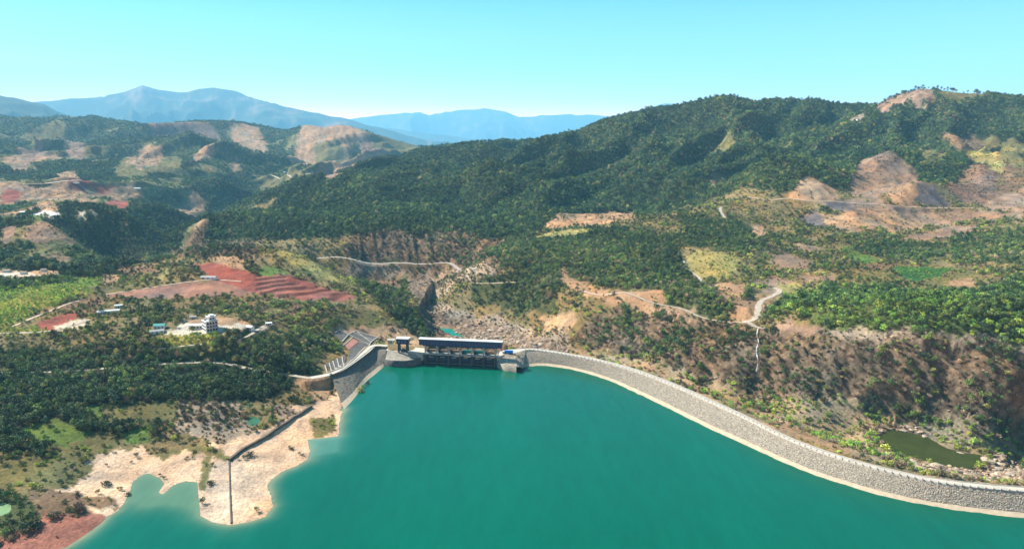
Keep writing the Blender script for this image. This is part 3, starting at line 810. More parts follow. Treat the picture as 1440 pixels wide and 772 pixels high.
bi = inside(bay2, WX, WY); kb = np.where(bi, 1, np.exp(-dist_line(bay2, WX, WY, True) / 5)) * 0.5
wc = wc + (np.array([0.10, 0.22, 0.16]) - wc) * kb[..., None]
wf = grid_faces(*WX.shape)
keep = (inl | (dd < 5.0)).ravel(); wf = wf[keep[wf].any(1)]
lme = mesh_from('lake_water', np.stack([WX, WY, 0 * WX], -1).reshape(-1, 3), wf, mat=M_LAKE, smooth_shade=True)
la = lme.color_attributes.new('depth_colour', 'FLOAT_COLOR', 'POINT')
la.data.foreach_set('color', np.concatenate([np.clip(wc, 0, 1), np.ones(wc.shape[:2] + (1,))], -1).astype(np.float32).ravel())
struct('lake_water', lme)
def pool(name, P, z, mat, grow=3.0):
    P = np.array([(p[0], p[1]) for p in P]); c = P.mean(0); d = P - c
    P = c + d * (1 + grow / np.linalg.norm(d, axis=1))[:, None]
    struct(name, mesh_from(name, [(p[0], p[1], z) for p in P], [list(range(len(P)))], mat=mat))
pool('river_water', *POOLS['river_pool'], water_material('river_water', shallow=False, col=(0.0, 0.16, 0.11)))
pool('pool_water', *POOLS['gully_pool'], water_material('pool_water', shallow=False, col=(0.035, 0.045, 0.012)), grow=1.5)
pool('pond_water', *POOLS['shore_pond'], water_material('pond_water', shallow=False, col=(0.04, 0.11, 0.05)), grow=1)
pool('pond_water', *POOLS['meadow_pond'], water_material('meadow_pond_water', shallow=False, col=(0.20, 0.30, 0.14)), grow=1)

# ------------------------------------------------------------------ roads and tracks
M_ROAD = {'pale': solid('road_pale', (0.37, 0.30, 0.225), 0.9, 0.25, 0.25), 'tan': solid('road_tan', (0.42, 0.30, 0.21), 0.95, 0.2, 0.3),
          'grey': solid('road_grey', (0.33, 0.28, 0.24), 0.9, 0.15, 0.3)}
def ribbon(S, w, lift, ragged=0.0):
    d = np.gradient(S[:, :2], axis=0); d /= np.linalg.norm(d, axis=1)[:, None] + 1e-9
    nrm = np.stack([-d[:, 1], d[:, 0]], 1); V = []
    K = 5
    for k_ in range(K):
        o_ = (k_ / (K - 1) - 0.5) * w * (1 + ragged * fbm(np.arange(len(S)) * 0.35 + 30 * k_, np.zeros(len(S)) + S[0, 0], 4, 2))
        p = S[:, :2] + nrm * o_[:, None]
        V.append(np.column_stack([p, np.maximum(S[:, 2] - 0.3, gz(p[:, 0], p[:, 1])) + lift]))
    return np.stack(V, 1).reshape(-1, 3), grid_faces(len(S), K)
for (nm, w_, kind_, ps), S in zip(ROADS, ROADLINES):
    v_, f_ = ribbon(S, w_, 0.25 + 0.0002 * S[0, 1], 0.35 if nm == 'dirt_road' else 0.08)
    struct(nm, mesh_from(nm, v_, f_[:, ::-1], mat=M_ROAD[kind_]))

# ------------------------------------------------------------------ trees
def leaf_material(name, twig=False):
    m, nt, b = new_mat(name)
    at = node(nt, 'ShaderNodeAttribute', attribute_name='tint', attribute_type='INSTANCER')
    c = mul(nt, at.outputs['Color'], noise_col(nt, 0.9, (0.8, 0.9, 0.85), (2.3, 2.2, 1.9), detail=3, lo=0.3, hi=0.7))
    nt.links.new(c, b.inputs['Base Color'])
    b.inputs['Roughness'].default_value = 0.7; b.inputs['Specular IOR Level'].default_value = 0.15
    return m
M_LEAF = leaf_material('foliage'); M_BARK = solid('bark', (0.16, 0.12, 0.09), 0.95, 0.3, 2.0)

def leafy(seed, clumps, leaf, trunk, spread=1.0, tall=1.0, per=26, squash=0.75):
    """crown of leaf clumps on limbs; unit height. clumps: (x, y, z, r)"""
    r_ = random.Random(seed); V = []; Fc = []; mats = []
    def quad(c, n_, s_):
        t = n_.orthogonal().normalized(); t = Matrix.Rotation(r_.uniform(0, 6.28), 3, n_) @ t; bt = n_.cross(t)
        i = len(V); a = s_ * r_.uniform(0.7, 1.25); b2 = s_ * r_.uniform(0.5, 1.0)
        V.extend([c + t * a, c + bt * b2 + n_ * s_ * 0.25, c - t * a, c - bt * b2 - n_ * s_ * 0.1]); Fc.append((i, i + 1, i + 2, i + 3)); mats.append(0)
    for (x, y, z, r) in clumps:
        c0 = Vector((x, y, z))
        for _ in range(int(per * (r / 0.25) ** 1.3)):
            n_ = Vector((r_.gauss(0, 1), r_.gauss(0, 1), r_.gauss(0.25, 1))).normalized()
            p = c0 + Vector((n_.x, n_.y, n_.z * squash)) * r * r_.uniform(0.72, 1.08)
            nn = (n_ + Vector((r_.gauss(0, .45), r_.gauss(0, .45), r_.gauss(0, .45)))).normalized()
            quad(p, nn, leaf)
    tn = 5
    def limb(a, b, r0, r1):
        i = len(V); d = (b - a).normalized(); p = d.orthogonal().normalized(); q = d.cross(p)
        for (c, rr) in ((a, r0), (b, r1)):
            for k in range(tn): t = 6.283 * k / tn; V.append(c + (p * math.cos(t) + q * math.sin(t)) * rr)
        for k in range(tn): Fc.append((i + k, i + (k + 1) % tn, i + tn + (k + 1) % tn, i + tn + k)); mats.append(1)
    if trunk:
        zt = min(c[2] for c in clumps)
        limb(Vector((0, 0, -0.08)), Vector((0.01, 0, zt)), trunk, trunk * 0.6)
        for (x, y, z, r) in clumps[:5]: limb(Vector((0.01, 0, zt * 0.8)), Vector((x, y, z)), trunk * 0.5, trunk * 0.2)
    return V, Fc, mats

def clump_set(seed, n_, rad, z0, z1, r0, r1):
    r_ = random.Random(seed); out = [(0, 0, (z0 + z1) / 2, r1 * 1.15), (0.02, -0.03, z1 - r0 * .6, r1 * .85)]
    for k in range(n_):
        a = 6.283 * k / n_ + r_.uniform(-.4, .4); q = rad * r_.uniform(0.55, 1.0)
        out.append((math.cos(a) * q, math.sin(a) * q, r_.uniform(z0, z1 * 0.86), r_.uniform(r0, r1)))
    return out
def proto(name, V, Fc, mats, leafmat=None):
    me = bpy.data.meshes.new(name); me.from_pydata([tuple(v) for v in V], [], Fc)
    me.materials.append(leafmat or M_LEAF); me.materials.append(M_BARK)
    me.polygons.foreach_set('material_index', np.array(mats, np.int32)); me.update()
    return me
PROTO = []
for s_ in range(3):      # 0-2 round broadleaf trees
    PROTO.append(('broadleaf_tree', proto('broadleaf_tree', *leafy(10 + s_, clump_set(10 + s_, 6, 0.30, 0.38, 0.95, 0.17, 0.27), 0.062, 0.03))))
for s_ in range(2):      # 3-4 taller, narrower trees
    PROTO.append(('broadleaf_tree', proto('tall_tree', *leafy(20 + s_, clump_set(20 + s_, 6, 0.19, 0.32, 1.0, 0.13, 0.19), 0.052, 0.026, per=24))))
for s_ in range(2):      # 5-6 shrubs, wider than high
    PROTO.append(('shrub', proto('shrub', *leafy(30 + s_, [(x, y, z * 0.9, r) for x, y, z, r in clump_set(30 + s_, 6, 0.48, 0.22, 0.72, 0.22, 0.34)], 0.085, 0.0, per=20))))
def twigs(seed, n_, wide):
    r_ = random.Random(seed); V = []; Fc = []; mats = []
    for k in range(n_):
        a = r_.uniform(0, 6.283); el = r_.uniform(0.25, 1.45); L = r_.uniform(0.45, 1.0)
        d = Vector((math.cos(a) * math.cos(el) * wide, math.sin(a) * math.cos(el) * wide, math.sin(el)))
        p0 = d * L * r_.uniform(0.05, 0.35); p1 = d * L; s = d.cross(Vector((r_.gauss(0, 1), r_.gauss(0, 1), r_.gauss(0, 1)))).normalized()
        i = len(V); w = r_.uniform(0.012, 0.045); V.extend([p0 - s * w * .5, p0 + s * w * .5, p1 + s * w, p1 - s * w]); Fc.append((i, i + 1, i + 2, i + 3)); mats.append(0)
    return V, Fc, mats
for s_ in range(2):      # 7-8 leafless thicket
    PROTO.append(('dry_shrub', proto('dry_shrub', *twigs(40 + s_, 110, 0.75))))
PROTO.append(('slender_tree', proto('slender_tree', *leafy(51, [(0, 0, 0.30, 0.17), (0.02, 0, 0.5, 0.15), (-0.02, 0, 0.7, 0.11), (0, 0, 0.88, 0.07)], 0.05, 0.025, per=34, squash=1.1))))   # 9

#           chance, height lo/hi, kinds, tints
DK = [(0.026, 0.050, 0.022), (0.036, 0.064, 0.024), (0.052, 0.078, 0.027), (0.020, 0.036, 0.020)]
MG = [(0.050, 0.082, 0.022), (0.070, 0.105, 0.026), (0.098, 0.125, 0.032), (0.055, 0.078, 0.026)]
BG = [(0.085, 0.160, 0.028), (0.120, 0.200, 0.035), (0.150, 0.220, 0.040), (0.060, 0.110, 0.028)]
YG = [(0.200, 0.240, 0.035), (0.160, 0.210, 0.035), (0.240, 0.250, 0.050), (0.110, 0.150, 0.030)]
OL = [(0.130, 0.130, 0.040), (0.160, 0.150, 0.050), (0.090, 0.100, 0.032), (0.200, 0.170, 0.060)]
DR = [(0.180, 0.130, 0.095), (0.140, 0.105, 0.082), (0.220, 0.155, 0.110), (0.110, 0.085, 0.070)]
T3 = [0, 1, 2, 0, 1, 2, 3, 4]; SH = [5, 6]; DS = [7, 8]
FLORA = {
 'forest': (0.97, 5.5, 12.5, [(0.58, T3, DK, 1.0), (0.33, T3, MG, .9), (0.075, T3, OL, .85), (0.015, DS, DR, .7)], 0.0),
 'darkwood_shade': (0.95, 5, 8.5, [(0.66, T3, DK, 1.0), (0.15, T3, MG, 1.0), (0.12, T3, OL, .75), (0.07, DS, DR, .8)], 0.3),
 'wood': (0.92, 5, 8.5, [(0.42, T3, DK, 1.0), (0.24, T3, MG, .95), (0.23, T3, OL, .8), (0.11, DS, DR, .8)], 0.4),
 'wood_green': (0.95, 4.5, 9, [(0.18, T3, BG, 1.0), (0.36, T3, MG, 1.0), (0.30, T3, DK, 1), (0.16, SH, YG, .7)], 0.2),
 'grove': (0.9, 2.6, 4.2, [(0.55, T3, BG, 1.0), (0.30, T3, YG, 1.0), (0.15, SH, MG, .8)], 0.1),
 'yellowwood': (0.9, 3, 5, [(0.75, T3, YG, 1.0), (0.25, T3, BG, 1.0)], 0.1),
 'meadow': (0.10, 2, 5, [(0.6, SH, BG, .7), (0.4, T3, MG, 1)], 0.6),
 'olive': (0.22, 2, 5, [(0.5, SH, OL, .7), (0.3, T3, MG, 1), (0.2, SH, YG, .7)], 0.7),
 'yellow': (0.28, 2, 5, [(0.6, SH, YG, .7), (0.4, T3, OL, 1)], 0.6),
 'tan': (0.17, 1.5, 5, [(0.5, SH, OL, .7), (0.3, T3, DK, 1), (0.2, DS, DR, .8)], 0.7),
 'pink': (0.12, 1.5, 4, [(0.5, DS, DR, .8), (0.3, SH, OL, .7), (0.2, T3, MG, 1)], 0.7),
 'brown': (0.36, 2, 5, [(0.5, DS, DR, .9), (0.3, SH, OL, .7), (0.2, T3, MG, 1)], 0.6),
 'purple': (0.5, 2, 4, [(0.9, DS, DR, .8), (0.1, T3, DK, 1)], 0.4),
 'burnt_shade': (0.05, 2, 4, [(1.0, DS, DR, .8)], 0.5),
 'rock': (0.09, 2, 4, [(0.5, SH, OL, .7), (0.5, DS, DR, .7)], 0.7),
 'cliff': (0.70, 2.5, 8, [(0.36, DS, DR, .6), (0.12, SH, OL, .6), (0.40, T3, DK, 1), (0.12, T3, MG, 1)], 0.55),
 'dry': (0.65, 2.5, 5, [(0.62, DS, DR, .8), (0.18, SH, OL, .7), (0.20, T3, DK, 1)], 0.35),
 'gully': (0.68, 2, 6.5, [(0.30, SH, YG, .7), (0.30, T3, BG, 1), (0.2, SH, OL, .7), (0.2, DS, DR, .8)], 0.6),
 'scrub': (0.72, 2.5, 7.5, [(0.28, T3, DK, 1), (0.20, T3, MG, 1), (0.24, SH, OL, .7), (0.14, SH, YG, .6), (0.14, DS, DR, .7)], 0.55),
 'farm': (0.42, 5, 9, [(0.6, T3, MG, 1), (0.25, T3, DK, 1), (0.15, SH, OL, 1)], 0.7),
 'crops': (0.7, 1.5, 3, [(1.0, SH, BG, .8)], 0.1),
 'redshore': (0.04, 1, 2, [(1, DS, DR, 1)], 0.5), 'slide': (0.03, 2, 4, [(1, SH, OL, .8)], 0.5),
}
rows_n = np.arange(NR)
def cover_at(x, y):
    r = np.rint(np.interp(np.log(y), rows, rows_n)).astype(int); c = np.rint(np.interp(x / y, AZ, np.arange(NC))).astype(int)
    return CID[r, c]
BARE = [[(p[0], p[1]) for p in CREST], [(p[0], p[1]) for p in DAMW], [(p[0], p[1]) for p in EROAD], [(p[0], p[1]) for p in EWAT]]
KEEPOUT = [[ground(u, v)[:2] for u, v in parse(q)] for q in (
 "208,474 215,456 235,452 254,456 267,446 312,444 326,452 349,452 349,463 315,470 277,472 234,474",
 "452,527 452,513 474,502 482,488 466,468 480,462 500,464 534,474 531,482 500,512 470,526",
 "140,446 145,438 170,428 172,434 164,442", "282,398 283,386 306,386 306,398", "336,482 353,470 374,454 386,455 372,468 352,482", "338,472 340,457 360,457 360,472", "1061,462 1069,462 1070,500 1068,530 1059,530 1060,500")]
pts = []
for (y0, y1, cell, a0, a1, big) in ((345, 800, 3.8, -.92, .92, 1.0), (800, 1300, 4.2, -.90, .90, 1.0), (1300, 2000, 5.6, -.90, .92, 1.05), (2000, 3100, 6.3, -.90, .92, 1.0), (3100, 6400, 13, -.92, 0.02, 1.35)):
    gx_ = np.arange(a0 * y1, a1 * y1, cell); gy_ = np.arange(y0, y1, cell)
    X_, Y_ = np.meshgrid(gx_, gy_); X_ = X_.ravel() + rng.uniform(-.48, .48, X_.size) * cell; Y_ = Y_.ravel() + rng.uniform(-.48, .48, Y_.size) * cell
    k_ = (X_ / Y_ > a0) & (X_ / Y_ < a1) & (Y_ > y0); X_, Y_ = X_[k_], Y_[k_]
    cid = cover_at(X_, Y_); cl = fbm(X_ / 26, Y_ / 26, 201, 3); big_n = fbm(X_ / 120, Y_ / 120, 205, 3)
    u1 = rng.random(len(X_)); keep = np.zeros(len(X_), bool)
    kind = np.zeros(len(X_), np.int32); hh = np.zeros(len(X_)); tnt = np.zeros((len(X_), 3)); yy = rng.uniform(0, 6.283, len(X_))
    for nm, (den, h0, h1, mix, clump) in FLORA.items():
        sel = np.nonzero(cid == NAMES.index(nm))[0]
        if len(sel) == 0: continue
        p_ = den * (1 + clump * 2.6 * cl[sel]); ok_ = sel[u1[sel] < p_]
        if len(ok_) == 0: continue
        keep[ok_] = True
        ch = rng.random(len(ok_)) + 0.22 * cl[ok_] + 0.22 * big_n[ok_]; acc = 0
        for (wgt, kinds, tints, hf) in mix:
            m_ = (ch >= acc if acc > 0 else np.ones(len(ok_), bool)) & (ch < acc + wgt if acc + wgt < 0.999 else np.ones(len(ok_), bool)); acc += wgt
            idx = ok_[m_]
            if len(idx) == 0: continue
            kind[idx] = np.array(kinds)[rng.integers(0, len(kinds), len(idx))]
            hh[idx] = (h0 + (h1 - h0) * rng.random(len(idx)) ** 1.7) * np.where(rng.random(len(idx)) < 0.05, 1.35, 1) * hf * big * (1 + 0.35 * cl[idx])
            tnt[idx] = np.array(tints)[rng.integers(0, len(tints), len(idx))] * rng.uniform(0.75, 1.75, (len(idx), 1)) * (1 + 0.55 * big_n[idx])[:, None]
    X_, Y_, kind, hh, tnt, yy = X_[keep], Y_[keep], kind[keep], hh[keep], tnt[keep], yy[keep]
    if y0 < 1000:
        bad = inside(LAKE, X_, Y_) | (dist_line(SHORE, X_, Y_) < 2)
        bad |= inside(crest_poly, X_, Y_) | (dist_line(CREST[::3], X_, Y_) < 4.5) | inside(emb_poly, X_, Y_) | (dist_line(EROAD[::3], X_, Y_) < 6)
        su_ = (X_ - SP0.x) * EX.x + (Y_ - SP0.y) * EX.y; sv_ = (X_ - SP0.x) * EN.x + (Y_ - SP0.y) * EN.y
        bad |= (su_ > -52) & (su_ < SPL + 42) & (sv_ > -50) & (sv_ < 26)
        for nm, (P, zl) in POOLS.items(): bad |= inside([(p[0], p[1]) for p in P], X_, Y_) | (dist_line([(p[0], p[1]) for p in P], X_, Y_, True) < 1.5)
        for q in KEEPOUT: bad |= inside(q, X_, Y_)
    else: bad = np.zeros(len(X_), bool)
    for (nm, w_, k__, ps), S in zip(ROADS, ROADLINES):
        if S[:, 1].min() > y1 + 20 or S[:, 1].max() < y0 - 20: continue
        nb = (X_ > S[:, 0].min() - 12) & (X_ < S[:, 0].max() + 12) & (Y_ > S[:, 1].min() - 12) & (Y_ < S[:, 1].max() + 12)
        ii = np.nonzero(nb)[0]
        if len(ii): bad[ii] |= dist_line(S[::2], X_[ii], Y_[ii]) < w_ * 0.5 + 1.6
    g_ = ~bad
    pts.append((X_[g_], Y_[g_], kind[g_], hh[g_], tnt[g_], yy[g_]))
# tall single trees standing up along the crest of the right ridge
sk_ = np.array([at_y(u, v, y) for u, v, y in parse(SKY) if u > 840]); kx = rng.uniform(0, len(sk_) - 1.01, 230); k0 = kx.astype(int)
sx_ = sk_[k0] + (sk_[k0 + 1] - sk_[k0]) * (kx - k0)[:, None]; sy_ = sx_[:, 1] + rng.normal(0, 25, 230) - 15
pts.append((sx_[:, 0], sy_, rng.choice([0, 3, 4, 3], 230).astype(np.int32), rng.uniform(9, 19, 230), np.array(DK)[rng.integers(0, 4, 230)], rng.uniform(0, 6, 230)))
TX, TY, TK, TH, TT, TR = [np.concatenate([p[i] for p in pts]) for i in range(6)]
TZ = gz(TX, TY)
tu, tv_ = to_px(TX, TY, TZ)
tsize = TH / np.sqrt(TX ** 2 + TY ** 2 + (CAM_H - TZ) ** 2)
inframe = (tu > 4) & (tu < 1436) & (tv_ > 0) & (tv_ < 768) & (TY < 1100)
single = np.zeros(len(TX), bool)
for ks, count in (((0, 1, 2, 3, 4), 300), ((5, 6), 150), ((7, 8), 80)):
    c_ = np.nonzero(inframe & np.isin(TK, ks))[0]; c_ = c_[np.argsort(-tsize[c_])][:count]; single[c_] = True
print('vegetation', len(TX), 'single', single.sum())

lib = bpy.data.collections.new('plant_kinds')
for i, (nm, me) in enumerate(PROTO):
    o = bpy.data.objects.new('kind_%02d_%s' % (i, nm), me); lib.objects.link(o)

def scatter(name, X, Y, Z_, kind, size, tintv, yaw, coll):
    me = bpy.data.meshes.new(name); n_ = len(X); me.vertices.add(n_)
    me.vertices.foreach_set('co', np.stack([X, Y, Z_], 1).astype(np.float32).ravel())
    a = me.attributes.new('size', 'FLOAT_VECTOR', 'POINT'); a.data.foreach_set('vector', np.asarray(size, np.float32).ravel())
    a = me.attributes.new('kind_index', 'INT', 'POINT'); a.data.foreach_set('value', kind.astype(np.int32))
    a = me.attributes.new('yaw', 'FLOAT_VECTOR', 'POINT'); a.data.foreach_set('vector', np.asarray(yaw, np.float32).ravel())
    a = me.attributes.new('tint', 'FLOAT_COLOR', 'POINT'); a.data.foreach_set('color', np.column_stack([tintv, np.ones(n_)]).astype(np.float32).ravel())
    o = link(name, me, kind='stuff')
    ng = bpy.data.node_groups.new(name, 'GeometryNodeTree')
    ng.interface.new_socket('Geometry', in_out='INPUT', socket_type='NodeSocketGeometry'); ng.interface.new_socket('Geometry', in_out='OUTPUT', socket_type='NodeSocketGeometry')
    N = ng.nodes; L = ng.links
    gi = N.new('NodeGroupInput'); go = N.new('NodeGroupOutput'); mp = N.new('GeometryNodeMeshToPoints'); ip = N.new('GeometryNodeInstanceOnPoints')
    cinf = N.new('GeometryNodeCollectionInfo'); cinf.inputs['Collection'].default_value = coll
    cinf.inputs['Separate Children'].default_value = True; cinf.inputs['Reset Children'].default_value = True
    def named(t, n2):
        q = N.new('GeometryNodeInputNamedAttribute'); q.data_type = t; q.inputs['Name'].default_value = n2; return q.outputs['Attribute']
    L.new(gi.outputs[0], mp.inputs['Mesh']); L.new(mp.outputs[0], ip.inputs['Points']); L.new(cinf.outputs[0], ip.inputs['Instance'])
    ip.inputs['Pick Instance'].default_value = True
    L.new(named('INT', 'kind_index'), ip.inputs['Instance Index']); L.new(named('FLOAT_VECTOR', 'yaw'), ip.inputs['Rotation']); L.new(named('FLOAT_VECTOR', 'size'), ip.inputs['Scale'])
    L.new(ip.outputs[0], go.inputs[0])
    md = o.modifiers.new('scatter', 'NODES'); md.node_group = ng
    return o
R_ = ~single
wide_ = rng.uniform(0.9, 1.25, len(TX))
SIZE = np.stack([TH * wide_, TH * wide_, TH], 1)
YAW = np.stack([rng.uniform(-.08, .08, len(TX)), rng.uniform(-.08, .08, len(TX)), TR], 1)
sel_t = R_ & (TK < 5); sel_s = R_ & (TK >= 5)
for nm, s_ in (('forest_trees', sel_t), ('scrub_thicket', sel_s)):
    scatter(nm, TX[s_], TY[s_], TZ[s_], TK[s_], SIZE[s_], TT[s_], YAW[s_], lib)

# the plants that show largest, each a thing of its own
def tone(c):
    r, g, b = c
    if r > g * 1.12: return 'brown'
    if g > 0.13 and r < g * 0.85: return 'bright green'
    if r > 0.11 and r >= g * 0.85: return 'yellowish'
    if g < 0.062: return 'dark green'
    return 'mid green'
MARKS = [(300, 455, 'the white building'), (222, 463, 'the teal-roofed shed'), (152, 440, 'the long white-roofed shed'), (290, 485, 'the yellowish tree row'), (60, 523, 'the forest road at far left'),
 (160, 518, 'the left part of the forest road'), (260, 512, 'the middle of the forest road'), (360, 520, 'the right part of the forest road'), (437, 531, 'the junction of the forest and dam roads'),
 (40, 570, 'the dark wood at the left edge'), (130, 583, 'the narrow green meadow'), (195, 607, 'the bright green meadow'), (260, 590, 'the dry brown thicket'), (357, 590, 'the little green pond'),
 (70, 610, 'the pale green left glade'), (110, 655, 'the left sand flat'), (205, 645, 'the head of the narrow bay'), (0, 716, 'the left-edge pond'), (20, 745, 'the red shore'),
 (300, 620, 'the bare hillock'), (455, 600, 'the green patch by the lake'), (480, 480, 'the paved slope'), (540, 460, 'the control tower hill'), (580, 440, 'the steep shaded riverbank'),
 (780, 450, 'the tan landslip'), (850, 412, 'the pale track bend'), (870, 480, 'the left end of the brown cliff'), (960, 500, 'the middle left of the brown cliff'), (1065, 495, 'the waterfall'),
 (1160, 520, 'the cliff right of the waterfall'), (1260, 520, 'the cliff below the green wood'), (1380, 540, 'the right end of the brown cliff'), (1400, 600, 'the rocky ground at the right edge'),
 (1310, 630, 'the small dark pool'), (1220, 620, 'the left end of the dark pool'), (1140, 595, 'the bushy clump in the gully'), (1050, 565, 'the dam crest where it turns'), (950, 525, 'the curve of the dam crest'),
 (870, 500, 'the left stretch of the dam crest'), (1160, 425, 'the bright green wood'), (1300, 430, 'the middle of the long green wood'), (1420, 430, 'the right end of the long green wood'), (1062, 440, 'the pale winding track')]
def zone(u, v):
    k_ = min(range(len(MARKS)), key=lambda j: (MARKS[j][0] - u) ** 2 + (1.6 * (MARKS[j][1] - v)) ** 2)
    du, dv = u - MARKS[k_][0], v - MARKS[k_][1]
    if abs(du) < 14 and abs(dv) < 9: rel = 'right at'
    elif abs(du) > 1.6 * abs(dv): rel = ('just ' if abs(du) < 30 else '') + ('right of' if du > 0 else 'left of')
    elif abs(dv) > 1.2 * abs(du): rel = ('just ' if abs(dv) < 18 else '') + ('in front of' if dv > 0 else 'behind')
    else: rel = ('in front and ' if dv > 0 else 'behind and ') + ('right of' if du > 0 else 'left of')
    return rel + ' ' + MARKS[k_][2]
def shape_word(i):
    w_ = wide_[i]; k_ = TK[i]
    if k_ < 3: return 'wide ' if w_ > 1.14 else 'round '
    if k_ < 5: return 'upright ' if w_ > 1.07 else 'narrow '
    return 'broad ' if w_ > 1.1 else ''
def split_parts(me, name):
    """the crown and the trunk of a plant as two meshes"""
    out = []
    mi = np.zeros(len(me.polygons), np.int32); me.polygons.foreach_get('material_index', mi)
    for k_, (pn, mt) in enumerate((('crown', M_LEAF), ('trunk', M_BARK))):
        fs = [list(me.polygons[i].vertices) for i in np.nonzero(mi == k_)[0]]
        if not fs: out.append(None); continue
        used = sorted({i for f_ in fs for i in f_}); mp_ = {o: n_ for n_, o in enumerate(used)}
        out.append(mesh_from(pn, [me.vertices[i].co for i in used], [[mp_[i] for i in f_] for f_ in fs], mat=mt))
    return out
PARTS = [split_parts(me, nm) for nm, me in PROTO]
def plant(k_, loc, size, yaw, tint_, label, cat, group=None):
    nm = PROTO[k_][0]
    cr_, tr_ = PARTS[k_]
    if tr_ is None:
        o = link(nm, cr_, loc=loc, label=label, category=cat); o['tint'] = tint_
    else:
        o = thing(nm, label, cat, loc)
        link('trunk', tr_, o); c_ = link('crown', cr_, o); c_['tint'] = tint_
    if group: o['group'] = group
    o.rotation_euler = tuple(yaw); o.scale = tuple(size)
    return o
for i in np.nonzero(single)[0]:
    nm = PROTO[TK[i]][0]
    what = {'broadleaf_tree': 'tree', 'shrub': 'leafy shrub', 'dry_shrub': 'leafless bush', 'slender_tree': 'slender tree'}[nm]
    size_w = 'tall ' if (TH[i] > 7.5 and TK[i] < 5) else ('small ' if TH[i] < 4.5 and TK[i] < 5 else '')
    z_ = zone(tu[i], tv_[i]); t_ = tone(TT[i])
    sw_ = shape_word(i)
    if len((size_w + sw_ + t_ + ' ' + what + ' ' + z_).split()) > 16: sw_ = ''
    if len((size_w + sw_ + t_ + ' ' + what + ' ' + z_).split()) > 16: size_w = ''
    d_ = size_w + sw_ + t_ + ' ' + what
    plant(TK[i], (TX[i], TY[i], TZ[i]), SIZE[i], YAW[i], tuple(float(q) for q in TT[i]), d_ + ' ' + z_,
          'tree' if TK[i] < 5 else 'bush', d_.replace('bush', 'bushe') + 's ' + z_)

# ------------------------------------------------------------------ dam, spillway, embankment
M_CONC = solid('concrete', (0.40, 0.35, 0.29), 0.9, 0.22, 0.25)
M_CONC_D = solid('shade_dark_concrete', (0.11, 0.10, 0.09), 0.9, 0.3, 0.3)  # darkened for the shade on piers and curved wall; slope panels share it
M_PALE = solid('pale_concrete', (0.42, 0.37, 0.30), 0.9, 0.15, 0.2)
M_RIPD = solid('dark_riprap_bed', (0.15, 0.13, 0.10), 0.95, 0.35, 0.5)
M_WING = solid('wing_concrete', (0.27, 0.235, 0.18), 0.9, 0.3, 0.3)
M_RIP = solid('riprap_bed', (0.28, 0.235, 0.18), 0.95, 0.35, 0.5)
M_BEACH = solid('pale_gravel', (0.42, 0.325, 0.22), 0.95, 0.16, 0.35)
M_WHITE = solid('white_roof', (0.58, 0.58, 0.55), 0.6, 0.08, 0.3)
M_NAVY = solid('navy_cladding', (0.012, 0.032, 0.075), 0.5, 0.2, 0.5)
M_RIB = solid('cladding_rib', (0.11, 0.13, 0.26), 0.5, 0.2, 0.5)
M_STEEL = solid('dark_steel', (0.035, 0.05, 0.07), 0.6, 0.3, 1.0)
M_TEAL = solid('teal_paint', (0.02, 0.26, 0.22), 0.6, 0.2, 0.6)
M_BLUE = solid('blue_tarpaulin', (0.01, 0.16, 0.55), 0.6, 0.15, 1.0)
M_RUST = solid('brown_beam', (0.30, 0.21, 0.13), 0.8, 0.25, 1.0)
M_GLASS = solid('dark_glass', (0.02, 0.03, 0.035), 0.25, 0.2, 1.0)
M_WALL = solid('white_plaster', (0.68, 0.67, 0.63), 0.85, 0.1, 0.6)
M_GREY = solid('grey_sheet', (0.30, 0.29, 0.27), 0.7, 0.2, 0.5)
M_REDP = solid('red_slab', (0.40, 0.17, 0.13), 0.9, 0.2, 0.4)
M_STONE = solid('stone_masonry', (0.13, 0.10, 0.075), 0.95, 0.35, 0.8)
M_TYRE = solid('tyre_rubber', (0.02, 0.02, 0.02), 0.9, 0.1, 1)

def tinted(name, c0, c1):
    m, nt, b = new_mat(name)
    at = node(nt, 'ShaderNodeAttribute', attribute_name='tint', attribute_type='INSTANCER')
    nt.links.new(mul(nt, at.outputs['Color'], noise_col(nt, 1.2, c0, c1, detail=4)), b.inputs['Base Color'])
    b.inputs['Roughness'].default_value = 0.95
    return m
M_ROCK = tinted('boulder_rock', (0.7, 0.7, 0.7), (1.3, 1.28, 1.22))
def boulder(seed, flat):
    bm = bmesh.new(); bmesh.ops.create_icosphere(bm, subdivisions=1, radius=0.5); r_ = random.Random(seed)
    for v in bm.verts:
        v.co *= r_.uniform(0.72, 1.18); v.co.z *= flat; v.co.x *= 1.2
    me = bpy.data.meshes.new('boulder'); bm.to_mesh(me); bm.free(); me.materials.append(M_ROCK); return me
BOULD = [boulder(k_, f_) for k_, f_ in enumerate((0.7, 0.55, 0.8, 0.45))]
rlib = bpy.data.collections.new('boulder_kinds')
for i, me in enumerate(BOULD): rlib.objects.link(bpy.data.objects.new('kind_%02d_boulder' % i, me))
def stones(name, X, Y, Z_, s0, s1, base_, var=0.35, parent=None):
    n_ = len(X); sz = rng.uniform(s0, s1, n_) * rng.uniform(0.7, 1.2, n_)
    t_ = np.array(base_)[None] * rng.uniform(1 - var, 1 + var, (n_, 1)) * rng.uniform(.94, 1.06, (n_, 3))
    o = scatter(name, X, Y, Z_, rng.integers(0, 4, n_), np.stack([sz, sz * rng.uniform(.7, 1.2, n_), sz], 1), t_, rng.uniform(-0.3, 0.3, (n_, 3)) + np.stack([0 * X, 0 * X, rng.uniform(0, 6.28, n_)], 1), rlib)
    if parent is not None: o.parent = parent
    return o

